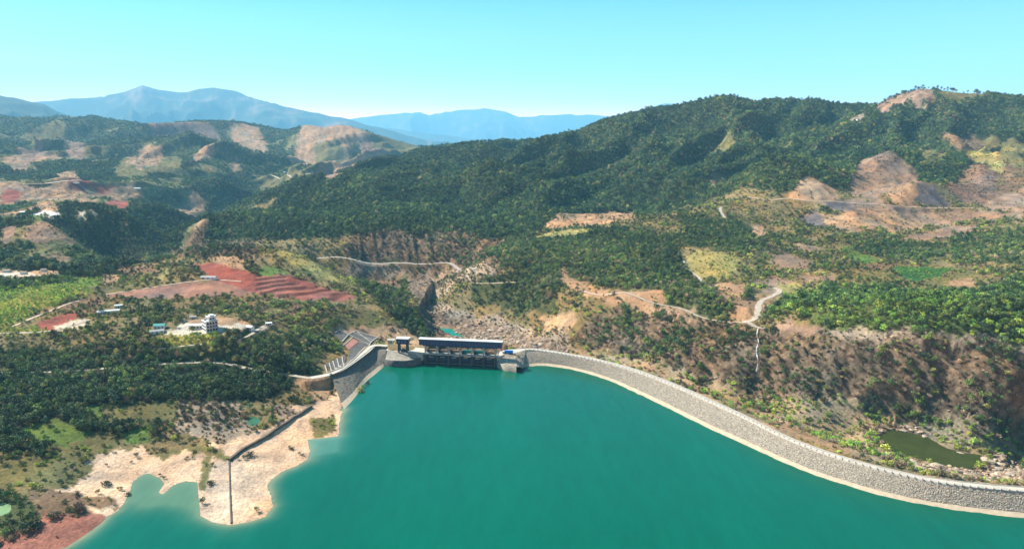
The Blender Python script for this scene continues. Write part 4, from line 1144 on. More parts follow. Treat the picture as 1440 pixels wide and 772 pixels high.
def resample(P, n_):
    P = np.asarray(P, float); s = np.concatenate([[0], np.cumsum(np.linalg.norm(np.diff(P, axis=0), axis=1))])
    k = np.linspace(0, s[-1], n_); return np.stack([np.interp(k, s, P[:, c]) for c in range(P.shape[1])], 1)
def loft(name, sections, mat, parent=None, sub=None):
    """sections: list of (n,3) curves, joined side by side"""
    A = np.stack(sections, 1); return link(name, mesh_from(name, A.reshape(-1, 3), grid_faces(A.shape[0], A.shape[1]), mat=mat), parent)

dam = thing('embankment_dam', 'long curved rockfill dam with a pale crest road and gravel edge along the green lake', 'dam', (0, 0, 0))
i0 = int(np.argmin(np.abs(CREST[:, 0] - 15.8)))
NS = 300
O_ = resample(CREST[i0:], NS); W_ = resample(DAMW, NS)
dirn = W_ - O_; L_ = np.linalg.norm(dirn, axis=1)[:, None]; dirn = dirn / L_
def sec(off, z): return np.column_stack([O_ + dirn * off, np.full(NS, float(z)) if np.isscalar(z) else z])
IN = 7.0
wob = 0.35 * fbm(np.arange(NS) * 0.2, np.zeros(NS), 8, 3)
foot = L_ * 0.87 + wob[:, None]
loft('crest_road', [sec(-0.4, 10.2), sec(-0.4, 11.02), sec(IN * 0.5, 11.1), sec(IN, 11.05), sec(IN, 10.2)], M_PALE, dam)
loft('kerb', [sec(-0.45, 10.9), sec(-0.45, 11.35), sec(0.1, 11.35), sec(0.1, 10.9)], M_CONC, dam)
loft('parapet', [sec(IN + 0.01, 10.8), sec(IN + 0.01, 11.75), sec(IN + 0.45, 11.75), sec(IN + 0.45, 10.0)], M_CONC, dam)
Fz = [];
nseg = 9
slope_secs = []
for k_ in range(nseg + 1):
    t = k_ / nseg; off = (IN + 0.4) * (1 - t) + foot * t; zz = 10.6 * (1 - t) + 1.5 * t + 0.22 * fbm(np.arange(NS) * 0.9, np.full(NS, k_ * 1.7), 15, 2)
    slope_secs.append(np.column_stack([O_ + dirn * off, zz]))
loft('slope_face', slope_secs, M_RIP, dam)
beach = []
for k_ in range(5):
    t = k_ / 4; off = foot * (1 - t) + (L_ + 3.0 + 1.4 * fbm(np.arange(NS) * 0.35, np.zeros(NS), 33, 3)[:, None]) * t
    beach.append(np.column_stack([O_ + dirn * off, 1.55 * (1 - t) - 0.55 * t + 0.12 * fbm(np.arange(NS) * 0.8, np.full(NS, k_ * 2.0), 21, 2)]))
loft('gravel_edge', beach, M_BEACH, dam)
tt_ = rng.random(34000); kk_ = rng.random(34000) ** 0.9
ii = tt_ * (NS - 1); i_0 = ii.astype(int).clip(0, NS - 2); fr_ = ii - i_0
def on_slope(kk):
    A = np.stack(slope_secs, 1); j = kk * nseg; j0 = np.clip(j.astype(int), 0, nseg - 1); fj = (j - j0)[:, None]
    a = A[i_0, j0] * (1 - fj) + A[i_0, j0 + 1] * fj; b = A[i_0 + 1, j0] * (1 - fj) + A[i_0 + 1, j0 + 1] * fj
    return a * (1 - fr_[:, None]) + b * fr_[:, None]
p_ = on_slope(kk_)
stones('riprap', p_[:, 0], p_[:, 1], p_[:, 2] + 0.1, 0.3, 0.85, (0.36, 0.305, 0.24), 0.4, dam)
post_me = MB().box(-0.35, 0.35, -0.35, 0.35, 0, 1.0).mesh('post', M_PALE)
pc = resample((O_ + dirn * (IN + 0.23)), 150)
for k_ in range(150): link('post', post_me, dam, loc=(pc[k_, 0], pc[k_, 1], 11.7))

# spillway in its own frame: x along the dam, y downstream
ANG = math.radians(-8)
def W2L(x, y): d = Vector((x - SP0.x, y - SP0.y, 0)); return (d.dot(EX), d.dot(EN))
BAY = SPL / 6
sp = thing('spillway', 'concrete spillway with six gate bays, piers and a deck between the two curved walls', 'spillway', (SP0.x, SP0.y, 0), ANG)
for k_ in range(7):
    x = k_ * BAY
    P = [(x - 1.1, -2.0), (x, -4.2), (x + 1.1, -2.0), (x + 1.1, 16), (x - 1.1, 16)]
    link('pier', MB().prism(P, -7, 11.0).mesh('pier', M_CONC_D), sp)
gate_me = None
for k_ in range(6):
    x0 = k_ * BAY + 1.12; x1 = (k_ + 1) * BAY - 1.12; mb = MB(); n_ = 8
    v = []; f_ = []
    for j in range(n_ + 1):
        a = -0.6 + 1.1 * j / n_; v += [(x0, 8.5 - 8 * math.cos(a), 4.6 + 8 * math.sin(a)), (x1, 8.5 - 8 * math.cos(a), 4.6 + 8 * math.sin(a))]
    f_ = [(2 * j, 2 * j + 1, 2 * j + 3, 2 * j + 2) for j in range(n_)]
    g_ = link('gate', mesh_from('gate', v, f_, mat=M_STEEL), sp)
    link('gate_beam', MB().box((x0 + x1) / 2 - 2.6, (x0 + x1) / 2 + 2.6, -2.3, -1.5, 8.0, 8.7).mesh('gate_beam', M_CONC), sp)
link('weir', MB().add([(0, 0, -8), (SPL, 0, -8), (SPL, 2, 1.5), (0, 2, 1.5), (0, 9, 1.5), (SPL, 9, 1.5), (0, 40, -20), (SPL, 40, -20)],
     [(0, 1, 2, 3), (3, 2, 5, 4), (4, 5, 7, 6)]).mesh('weir', M_CONC), sp)
link('deck', MB().box(-2.0, SPL + 2.0, -3.2, 6.5, 11.0, 11.9).mesh('deck', M_CONC), sp)
link('railing', MB().box(-2.0, SPL + 2.0, -3.35, -3.05, 11.0, 12.9).mesh('railing', M_GREY), sp)
for k_ in range(6):
    xc = (k_ + .5) * BAY
    if k_ in (3, 4): link('raised_gate', MB().box(xc - 3.6, xc + 4.6, 4.6, 5.6, 11.9, 15.4).mesh('raised_gate', M_TEAL), sp, label='teal painted gate leaf standing on the deck')
    else: link('stop_beam', MB().box(xc - 3.0, xc + 4.4, 4.4, 5.8, 11.9, 14.2).box(xc - 2.4, xc + 3.8, 4.5, 5.7, 14.2, 14.9).mesh('stop_beam', M_RUST), sp)
    link('hoist', MB().box(k_ * BAY + 1.4, k_ * BAY + 3.4, 1.5, 4.5, 11.9, 14.6).box(k_ * BAY + 1.7, k_ * BAY + 3.0, 2.0, 4.0, 14.6, 15.3).mesh('hoist', M_STEEL), sp)

gh = thing('gantry_house', 'long dark blue gallery on columns with a flat white roof above the spillway', 'building', (SP0.x, SP0.y, 0), ANG)
gx0, gx1, gy0, gy1, gz0, gz1 = -6.5, SPL + 7.0, -1.5, 4.6, 20.9, 27.3
wall = link('wall', MB().box(gx0, gx1, gy0, gy1, gz0, gz1).mesh('wall', M_NAVY), gh)
for k_ in range(56):
    x = gx0 + 1.0 + (gx1 - gx0 - 2.0) * k_ / 55
    link('cladding_rib', MB().box(x - 0.28, x + 0.28, gy0 - 0.22, gy0 - 0.003, gz0 + 0.8, gz1 - 1.2).mesh('cladding_rib', M_RIB), gh)
link('roof', MB().box(gx0 - 0.7, gx1 + 0.7, gy0 - 0.4, gy1 + 0.4, gz1 + 0.003, gz1 + 0.55).mesh('roof', M_WHITE), gh)
link('fascia', MB().box(gx0 - 0.5, gx1 + 0.5, gy0 - 0.3, gy0 - 0.004, gz1 - 1.1, gz1 - 0.003).mesh('fascia', M_STEEL), gh)
for k_ in range(7):
    for y in (-0.8, 3.8):
        x = k_ * BAY
        link('column', MB().taper(x - 0.65, x + 0.65, y - 0.5, y + 0.5, 11.91, 20.89, 0.1, 0.1).mesh('column', M_CONC), gh)
link('beam', MB().box(-2, SPL + 2, -1.2, -0.5, 19.7, 20.88).mesh('beam', M_STEEL), gh)

# control tower on legs
tx_, ty_ = W2L(*at_z(567, 494, 12)[:2])
ct = thing('control_tower', 'small dark blue cabin with a white roof on dark legs left of the spillway', 'tower', (SP0.x, SP0.y, 0), ANG)
link('cabin', MB().taper(tx_ - 6.0, tx_ + 6.0, ty_ - 2.5, ty_ + 4.5, 20.8, 26.4, -0.9, -0.3).mesh('cabin', M_NAVY), ct)
link('roof', MB().box(tx_ - 7.4, tx_ + 7.4, ty_ - 3.4, ty_ + 5.2, 26.403, 27.3).mesh('roof', M_WHITE), ct)
for q in (-3.6, 0, 3.6): link('window', MB().box(tx_ + q - 1.1, tx_ + q + 1.1, ty_ - 2.85, ty_ - 2.6, 22.6, 24.6).mesh('window', M_RIB), ct)
for sx in (-1, 1):
    for sy in (-1.4, 3.2):
        link('leg', MB().taper(tx_ + sx * 4.6 - 1.0, tx_ + sx * 4.6 + 1.0, ty_ + sy - 0.6, ty_ + sy + 0.6, 11.5, 20.79, 0.25, 0.1).mesh('leg', M_STEEL), ct)
link('winch', MB().box(tx_ - 2.6, tx_ + 2.8, ty_ - 0.8, ty_ + 2, 11.6, 14.0).box(tx_ - 1.2, tx_ + 1.4, ty_ - .6, ty_ + 1.6, 14.0, 15.2).mesh('winch', M_STEEL), ct)

# left curved wall with its sloping concrete apron
def curve_px(s, z, n_): return resample([at_z(u, v, z) for u, v in parse(s)], n_)
lw = thing('wing_wall', 'curved dark concrete wall with a sloping pale apron left of the spillway', 'wall', (0, 0, 0))
top = curve_px("541,506 545,507 553,507.8 570,508.2 585,506 593,503.4 600,500", 6.0, 40); top[:, :2] = spline(top[::3][:, :2], 0.5)[np.linspace(0, len(spline(top[::3][:, :2], 0.5)) - 1, 40).astype(int)]
bk0 = SP0 + EX * -44 + EN * 3.2; bk1 = SP0 + EX * -1.6 + EN * -3.0
back = np.array([[*(bk0.lerp(bk1, t))[:2], 11.75 - 0.0 * t] for t in np.linspace(0, 1, 40)])
secs = [top * (1 - t) + back * t + np.array([0, 0, -1.4 * math.sin(t * math.pi)]) for t in np.linspace(0, 1, 8)]
loft('apron', secs, M_WING, lw)
inn = top.copy(); dn = np.gradient(top[:, :2], axis=0); dn /= np.linalg.norm(dn, axis=1)[:, None]; nn_ = np.stack([-dn[:, 1], dn[:, 0]], 1)
outw = top.copy(); outw[:, :2] -= nn_ * 0.7
def at_h(P, z): Q = P.copy(); Q[:, 2] = z; return Q
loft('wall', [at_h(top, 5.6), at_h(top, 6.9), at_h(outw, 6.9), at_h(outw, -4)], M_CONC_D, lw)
# platform left of the spillway
pl = MB().prism([tuple((SP0 + EX * a + EN * b)[:2]) for a, b in ((-46, 3.2), (-2.05, -3.0), (-2.05, 16), (-46, 22))], 4, 11.72)
struct('platform', pl.mesh('platform', M_PALE))

rw = thing('wing_wall', 'curved wall end with a lit cream side and a stone mound right of the spillway', 'wall', (0, 0, 0))
top = curve_px("698.5,500 698.3,505 700,509 705,511.5 712.5,513.6 721.6,514.6 732,516.2", 6.5, 36)
q_ = spline(top[::4][:, :2], 0.4); top[:, :2] = q_[np.linspace(0, len(q_) - 1, 36).astype(int)]
dn = np.gradient(top[:, :2], axis=0); dn /= np.linalg.norm(dn, axis=1)[:, None]; nn_ = np.stack([-dn[:, 1], dn[:, 0]], 1)
outw = top.copy(); outw[:, :2] -= nn_ * 0.8
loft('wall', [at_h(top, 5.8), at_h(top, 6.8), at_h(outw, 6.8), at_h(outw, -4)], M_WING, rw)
e0 = SP0 + EX * (SPL + 2.0) + EN * -3.4
backr = resample([(e0.x, e0.y, 11.2), (-8, 707, 11.2), (4, 714, 11.2), tuple(sec(IN + 1.0, 10.7)[0])], 36)
endsec = np.array([[*p_[:2], 1.0] for p_ in [DAMW[0]]])
top2 = top.copy(); top2 = np.vstack([top2, [[11.5, 688, 2.5], [13.5, 699.0, 1.2]]]); top2 = resample(top2, 36)
secs = [top2 * (1 - t) + backr * t + 0.25 * np.column_stack([np.zeros(36), np.zeros(36), fbm(np.arange(36) * .8, np.full(36, t * 9), 5, 2)]) for t in np.linspace(0, 1, 9)]
loft('mound', secs, M_RIP, rw)
A_ = np.stack(secs, 1); a_ = rng.random((2500, 2)); r1_ = (a_[:, 0] * 34.9).astype(int); c1_ = (a_[:, 1] * 7.9).astype(int)
fa_ = (a_[:, 0] * 34.9 - r1_)[:, None]; fb_ = (a_[:, 1] * 7.9 - c1_)[:, None]
pm_ = (A_[r1_, c1_] * (1 - fa_) + A_[r1_ + 1, c1_] * fa_) * (1 - fb_) + (A_[r1_, c1_ + 1] * (1 - fa_) + A_[r1_ + 1, c1_ + 1] * fa_) * fb_
stones('riprap', pm_[:, 0], pm_[:, 1], pm_[:, 2] + 0.1, 0.5, 1.2, (0.45, 0.375, 0.29), 0.5, rw)
s2 = sec(0, 11.0)
padp = [(e0.x, e0.y), (-8, 707), (4, 714), tuple(sec(IN, 11)[0][:2]), tuple(s2[0][:2]), (-6.3, 724.5), (SP0 + EX * (SPL + 2) + EN * 18)[:2]]
struct('road', MB().prism([tuple(p) for p in padp], 4, 11.12).mesh('road', M_PALE))

# lorry with a blue tarpaulin at the right end of the deck
def vehicle(name, label, cat, loc, rz, L, Wd, body_m, cab_m):
    t = thing(name, label, cat, loc, rz)
    link('cargo_bed', MB().taper(-L * .5 + 2.4, L * .5, -Wd / 2, Wd / 2, 0.9, 3.6, 0.1, 0.25).mesh('cargo_bed', body_m), t)
    link('chassis', MB().box(-L * .5 + .2, L * .5 - .2, -Wd / 2 + .3, Wd / 2 - .3, 0.55, 0.895).mesh('chassis', M_STEEL), t)
    cab = link('cab', MB().taper(-L * .5, -L * .5 + 2.2, -Wd / 2, Wd / 2, 0.9, 2.9, 0.2, 0.1).mesh('cab', cab_m), t)
    link('windscreen', MB().box(-L * .5 - .02, -L * .5 + 0.22, -Wd / 2 + .25, Wd / 2 - .25, 1.9, 2.6).mesh('windscreen', M_GLASS), cab)
    for x in (-L * .5 + 1.2, L * .5 - 2.6, L * .5 - 1.3):
        for y in (-Wd / 2 + .15, Wd / 2 - .15): link('wheel', MB().tube((x, y - .16, .5), (x, y + .16, .5), .5, .5, 10).mesh('wheel', M_TYRE), t)
    return t
lx, ly = at_z(714, 497, 11.2)[:2]
vehicle('lorry', 'lorry with a white cab and bright blue cover parked right of the spillway', 'lorry', (lx, ly, 11.15), ANG + 0.05, 11.5, 3.0, M_BLUE, M_WHITE)

# left embankment
em = thing('embankment', 'straight stone-faced embankment with a pale foot running down to the lake on the left', 'embankment', (0, 0, 0))
NE = 70
er = resample(EROAD[(EROAD[:, 1] > 640) & (EROAD[:, 0] < -137.0)], NE); ew = resample(EWAT, NE)
dr_ = ew - er; dl_ = np.linalg.norm(dr_, axis=1)[:, None]; dr_ = dr_ / dl_
def es(off, z): return np.column_stack([er + dr_ * off, np.full(NE, float(z))])
loft('retaining_wall', [es(3.7, 12.6), es(3.7, 13.3), es(4.2, 13.3), es(4.3, 9.8)], M_STONE, em)
fo = dl_ * 0.80
ss = []
for k_ in range(8):
    t = k_ / 7; o_ = 4.2 * (1 - t) + fo * t; ss.append(np.column_stack([er + dr_ * o_, 10.4 * (1 - t) + 1.6 * t + 0.2 * fbm(np.arange(NE) * .9, np.full(NE, k_ * 1.3), 3, 2)]))
loft('slope_face', ss, M_RIPD, em)
loft('pale_foot', [np.column_stack([er + dr_ * (fo * (1 - t) + (dl_ + 3.5) * t), np.full(NE, 1.75 * (1 - t) - 0.6 * t)]) for t in (0, .5, 1)], M_BEACH, em)
for k_ in ():
    a = ss[0][k_] + np.array([0, 0, .25]); b = ss[-1][k_] + np.array([0, 0, .25])
    link('rib', MB().tube(a, b, .22, .22, 6).mesh('rib', M_CONC), em)
A_ = np.stack(ss, 1); a_ = rng.random((1500, 2)); r1_ = (a_[:, 0] * (NE - 1.01)).astype(int); c1_ = (a_[:, 1] * 6.99).astype(int)
stones('riprap', *((A_[r1_, c1_] + (A_[r1_, c1_ + 1] - A_[r1_, c1_]) * rng.random((1500, 1)) + rng.normal(0, .4, (1500, 3)) * np.array([1, 1, 0])).T), 0.4, 1.1, (0.20, 0.17, 0.135), 0.6, em)
v_, f_ = ribbon(np.column_stack([EROAD, np.full(len(EROAD), 12.6)]), 7.4, 0.35)
v_[:, 2] = np.where(v_[:, 0] > -139, 12.0, 12.95); struct('road', mesh_from('road', v_, f_[:, ::-1], mat=M_PALE))

def drape(name, px_, mat, parent, lift=0.45, n_=14, m_=10):
    P = [np.array(ground(u, v)) for u, v in parse(px_)]; V = []
    for i in range(n_):
        s = i / (n_ - 1)
        for j in range(m_):
            t = j / (m_ - 1); p = (P[0] * (1 - s) + P[1] * s) * (1 - t) + (P[3] * (1 - s) + P[2] * s) * t
            V.append((p[0], p[1], float(gz(p[0], p[1])) + lift))
    return link(name, mesh_from(name, V, grid_faces(n_, m_), mat=mat), parent)
pv = thing('paved_slope', 'grey concrete slope with pale ribs and a red slab above the left embankment road', 'slope', (0, 0, 0))
for nm, q, m_ in (('panel', "490,471 500,466 531,475 520,485", M_CONC_D), ('panel', "470,469 479,465 490,471 481,481", M_CONC_D), ('red_slab', "484,486 495,476 504,481 491,492", M_REDP),
                  ('panel', "492,492 505,481 519,486 484,516", M_CONC_D), ('panel', "457,514 474,505 487,500 482,517", M_CONC_D)):
    drape(nm, q, m_, pv, 0.5 if nm == 'panel' else 0.6)
def rail(name, px_, w, hgt, mat, parent, lift=0.0, step=2.0):
    S = spline([ground(u, v) for u, v in parse(px_)], step); S[:, 2] = gz(S[:, 0], S[:, 1]) + lift
    d = np.gradient(S[:, :2], axis=0); d /= np.linalg.norm(d, axis=1)[:, None] + 1e-9; n2 = np.stack([-d[:, 1], d[:, 0]], 1) * w / 2
    def c(sg, dz): Q = S.copy(); Q[:, :2] += sg * n2; Q[:, 2] += dz; return Q
    A = [c(-1, -0.8), c(-1, hgt), c(1, hgt), c(1, -0.8)]
    B = np.stack(A, 1); f_ = grid_faces(len(S), 4).tolist() + [[3, 2, 1, 0], [(len(S) - 1) * 4 + q for q in range(4)]]
    return link(name, mesh_from(name, B.reshape(-1, 3), f_, mat=mat), parent)
for q in ("490,471 500,466", "500,466 531,475", "490,471 520,485", "531,475 520,485 500,503 484,518", "470,469 479,465 490,471", "481,481 490,471", "497,468 527,480", "503,467.5 523,482.5", "482,487 496,475", "484,517 460,525",
          "457,514 462,524", "463,511 468,522", "468,508 474,520", "474,505 479,518", "481,502 484,515", "505,481 519,486"):
    rail('rib', q, 0.9, 1.0, M_CONC, pv)

# walls on the sand spit
w1 = rail('stone_wall', "438,572 400,597 360,623 322,648", 2.0, 2.0, M_STONE, None)
w1['label'] = 'long straight dark stone wall crossing the sand from the embankment'; w1['category'] = 'wall'
w2 = rail('low_wall', "322,649 323,680 324,710 325,736", 0.8, 0.9, M_STONE, None)
w2['label'] = 'thin low wall running down the sand spit to the water'; w2['category'] = 'wall'

# ------------------------------------------------------------------ buildings
def base_at(u, v): p = ground(u, v); return (p[0], p[1], float(gz(p[0], p[1])) - 0.1)
def shed(name, label, u, v, w, d, h, rise, rz, roof_m, wall_m=M_WALL, group=None, flat=False, detail=True):
    b_ = base_at(u, v); t = thing(name, label, 'shed' if 'shed' in name else 'house', b_, rz, group)
    link('wall', MB().box(-w / 2, w / 2, -d / 2, d / 2, -1.2, h).mesh('wall', wall_m), t)
    o_ = 0.5
    if flat: link('roof', MB().box(-w / 2 - o_, w / 2 + o_, -d / 2 - o_, d / 2 + o_, h + .003, h + .45).mesh('roof', roof_m), t)
    else:
        X0, X1, Y0, Y1 = -w / 2 - o_, w / 2 + o_, -d / 2 - o_, d / 2 + o_
        link('roof', MB().add([(X0, Y0, h), (X1, Y0, h), (X1, Y1, h), (X0, Y1, h), (X0, 0, h + rise), (X1, 0, h + rise), (X0, Y0, h + .01 - .25), (X1, Y0, h - .24), (X1, Y1, h - .24), (X0, Y1, h - .24)],
             [(0, 1, 5, 4), (3, 4, 5, 2), (0, 4, 3), (1, 2, 5), (6, 9, 8, 7), (0, 6, 7, 1), (1, 7, 8, 2), (2, 8, 9, 3), (3, 9, 6, 0)]).mesh('roof', roof_m), t)
    if detail:
        link('door', MB().box(-.6, .6, -d / 2 - .08, -d / 2 - .003, 0, 2.1).mesh('door', M_GLASS), t)
        for q in (-w * .32, w * .32): link('window', MB().box(q - .7, q + .7, -d / 2 - .08, -d / 2 - .003, 1.0, 2.1).mesh('window', M_GLASS), t)
    return t
hb_ = base_at(296, 464); HB = 0.72
wb = thing('white_building', 'stepped white building with balconies and dark windows in the clearing above the wood', 'building', hb_, HB)
# the near corner points at the camera: local -x/-y faces left and towards the camera
for k_ in range(4):
    z0 = k_ * 3.55; ox = 0.0 if k_ < 3 else 4.2
    link('storey', MB().box(-6.0 + ox, 6.0, -6.0 + ox, 7.0, z0 + (0.0 if k_ else -2), z0 + 3.2).mesh('storey', M_WALL), wb)
    link('floor_slab', MB().box(-6.5 + ox, 6.6, -7.0 + ox, 7.4, z0 + 3.202, z0 + 3.53).mesh('floor_slab', M_WHITE), wb)
    for q in range(4 if k_ < 3 else 2):
        y = -4.4 + q * 3.1 + ox * 1.1
        link('window', MB().box(-6.1 + ox, -6.003 + ox, y, y + 1.7, z0 + 0.7, z0 + 2.7).mesh('window', M_GLASS), wb)
    for q in range(4 if k_ < 3 else 2):
        x = -5.0 + q * 2.8 + ox * 1.1
        link('window', MB().box(x, x + 2.1, -6.1 + ox, -6.003 + ox, z0 + 0.5 + 0.5 * (k_ % 2), z0 + 2.7).mesh('window', M_GLASS), wb)
    link('balcony_rail', MB().box(-6.3 + ox, 6.4, -7.0 + ox, -6.85 + ox, z0 + 3.603 - (0.0), z0 + 4.35).mesh('balcony_rail', M_GREY), wb)
link('stair_tower', MB().box(1.0, 5.0, 2.0, 6.0, 14.203, 15.6).mesh('stair_tower', M_WALL), wb)
link('water_tank', MB().tube((-3.6, 3.0, 10.64), (-3.6, 3.0, 12.4), 1.1, 1.1, 12).mesh('water_tank', M_GREY), wb)
link('parapet', MB().box(-1.6, 6.4, 7.0, 7.3, 14.19, 14.9).box(6.3, 6.58, -2.6, 6.99, 14.19, 14.9).mesh('parapet', M_WHITE), wb)
an = thing('annex', 'low flat-roofed white annex in front of the white building', 'building', base_at(279, 461), HB - 0.55)
link('wall', MB().box(-8, 9, -3.5, 3.5, -2, 3.2).mesh('wall', M_WALL), an)
link('roof', MB().box(-9, 10, -4.5, 4.2, 3.202, 3.7).mesh('roof', M_WHITE), an)
for q in range(5): link('window', MB().box(-7 + q * 3.2, -5.2 + q * 3.2, -3.6, -3.503, 0.8, 2.4).mesh('window', M_GLASS), an)
shed('shed', 'shed with a bright teal barrel roof left of the white building', 225, 461, 11, 6, 3.2, 1.8, 0.15, M_TEAL)
shed('shed', 'low grey-roofed shed just below the teal-roofed shed', 221, 468, 13, 6, 2.6, 1.3, 0.45, M_GREY)
shed('shed', 'small white flat shed at the end of the side track right of the white building', 378, 457, 6, 4, 2.4, 0.8, 0.3, M_WHITE, flat=True)
shed('small_house', 'small house with a pale roof among dark trees right of the white building', 352, 463, 7, 5, 3, 1.6, -0.4, M_WHITE)
shed('shed', 'small grey shed behind the white building on its left', 272, 448, 6, 4, 2.6, 1.0, 0.2, M_GREY)
shed('shed', 'small rusty-roofed shed farther left behind the white building', 258, 452, 5, 4, 2.5, 1.0, -0.3, M_RUST)
shed('long_shed', 'long narrow shed with a white roof among the trees below the red field', 153, 440, 22, 5, 2.8, 1.2, 0.42, M_WHITE)
shed('shed', 'short white-roofed shed up-slope of the long white-roofed shed', 167, 432, 8, 4, 2.6, 1.0, 0.42, M_WHITE)
shed('long_shed', 'grey low shed standing on the red soil of the ploughed hill', 294, 392, 20, 6, 2.8, 1.2, -0.05, M_GREY)
shed('shed', 'small pinkish shed by the road left of the control tower', 551, 481, 9, 5, 3.0, 1.4, ANG, M_PALE)
for (u, v, w, lab) in ((10, 383, 9, 'leftmost white-roofed village house at the frame edge'), (34, 386, 8, 'white-roofed village house beside the pale road at far left'), (62, 382, 7, 'small village house between the pale road and the left hills'),
                       (80, 389, 7, 'rightmost house of the far left village strip'), (193, 266, 22, 'tiny white farmhouse on the distant left farmland'), (107, 258, 18, 'tiny farmhouse below the orange field on the far hills'),
                       (33, 300, 14, 'tiny farmhouse near the white greenhouses at far left'), (402, 243, 22, 'tiny white building beside the distant valley road'), (1208, 170, 16, 'tiny hut on the bare patch high on the right ridge')):
    shed('farmhouse', lab, u, v, w, w * .6, 3.2, 1.6, 0.2, M_RUST if v > 300 else (M_WHITE if u != 107 else M_RUST), detail=False)

# ------------------------------------------------------------------ waterfall down the brown cliff
S = spline([ground(u, v) for u, v in parse("1066,462 1064,472 1066,483 1063,495 1065,508 1063,524")], 1.5); S[:, 2] = gz(S[:, 0], S[:, 1])
V = []
for i, p in enumerate(S):
    w = 0.55 + 0.3 * math.sin(i * 1.7) + 0.5 * math.sin(i * 0.6)
    for q in (-w, 0, w): V.append((p[0] + q * .7, p[1] - 0.9, float(gz(p[0] + q * .7, p[1])) + 1.3 + (0.4 if q == 0 else 0)))
M_FOAM = solid('white_water', (0.36, 0.38, 0.38), 0.5, 0.2, 0.7)
struct('waterfall', mesh_from('waterfall', V, grid_faces(len(S), 3), mat=M_FOAM))

# ------------------------------------------------------------------ boulders of the river bed and cliffs
bx_ = rng.uniform(-330, 90, 60000); by_ = rng.uniform(725, 1330, 60000)
c_ = cover_at(bx_, by_); k_ = (c_ == NAMES.index('rock')) & (rng.random(60000) < 0.16 + 0.5 * fbm(bx_ / 14, by_ / 22, 311, 3))
bx_, by_ = bx_[k_], by_[k_]
bx2 = rng.uniform(-40, 620, 60000); by2 = rng.uniform(430, 760, 60000); c_ = cover_at(bx2, by2)
k_ = ((c_ == NAMES.index('rock')) & (rng.random(60000) < 0.5) | (c_ == NAMES.index('cliff')) & (rng.random(60000) < 0.008)) & (dist_line(CREST[::3], bx2, by2) > 7) & ~inside(crest_poly, bx2, by2)
gp_ = [(p[0], p[1]) for p in POOLS['gully_pool'][0]]; k_ &= ~inside(gp_, bx2, by2)
bx_ = np.concatenate([bx_, bx2[k_]]); by_ = np.concatenate([by_, by2[k_]])
rp_ = [(p[0], p[1]) for p in POOLS['river_pool'][0]]; k_ = ~inside(rp_, bx_, by_) & (((bx_ - SP0.x) * EN.x + (by_ - SP0.y) * EN.y > 42) | (bx_ > 10)); bx_, by_ = bx_[k_], by_[k_]
print('boulders', len(bx_))
stones('boulders', bx_, by_, gz(bx_, by_) + 0.1, 1.0, 3.2 + 5.5 * rng.random(len(bx_)) ** 4, (0.31, 0.225, 0.16), 0.5)
ROCKS = """1262,640,5,pale boulder on the near bank at the left end of the dark pool|1283,650,7,broad pale boulder on the near bank left of the pool's middle|1318,655,6,pale boulder on the near bank below the pool's middle
1345,661,5,smaller boulder on the near bank between pool and dam crest|1388,648,8,largest boulder at the right end of the dark pool|1402,660,7,boulder below the largest one at the pool's right end|1300,614,4,boulder on the far bank above the pool's middle
1270,606,5,pale boulder on the far bank above the green islet|1258,617,3.5,small boulder beside the green islet in the pool|1350,637,4,small boulder on the far bank near the pool's right end|1420,668,6,rightmost boulder beside the dam crest at the frame edge
668,478,7,boulder in the river bed just behind the long gallery roof|700,475,8,boulder in the river bed behind the right end of the gallery|730,482,7,boulder between the river bed and the lorry|690,466,9,largest boulder in the river bed behind the spillway
655,458,6,boulder beside the green river pool behind the spillway|760,485,6,boulder at the foot of the tan landslip near the dam road"""
for j, it in enumerate(ROCKS.replace('\n', '|').split('|')):
    u, v, s_, lab = it.split(',', 3); u, v, s_ = float(u), float(v), float(s_)
    p = ground(u, v); o = link('boulder', BOULD[j % 4], loc=(p[0], p[1], p[2] + s_ * .1), label=lab, category='boulder', group='large boulders by the water')
    o.scale = (s_ * 1.4, s_, s_ * .8); o.rotation_euler = (0, 0, j * 1.3); o['tint'] = (0.34, 0.27, 0.20)

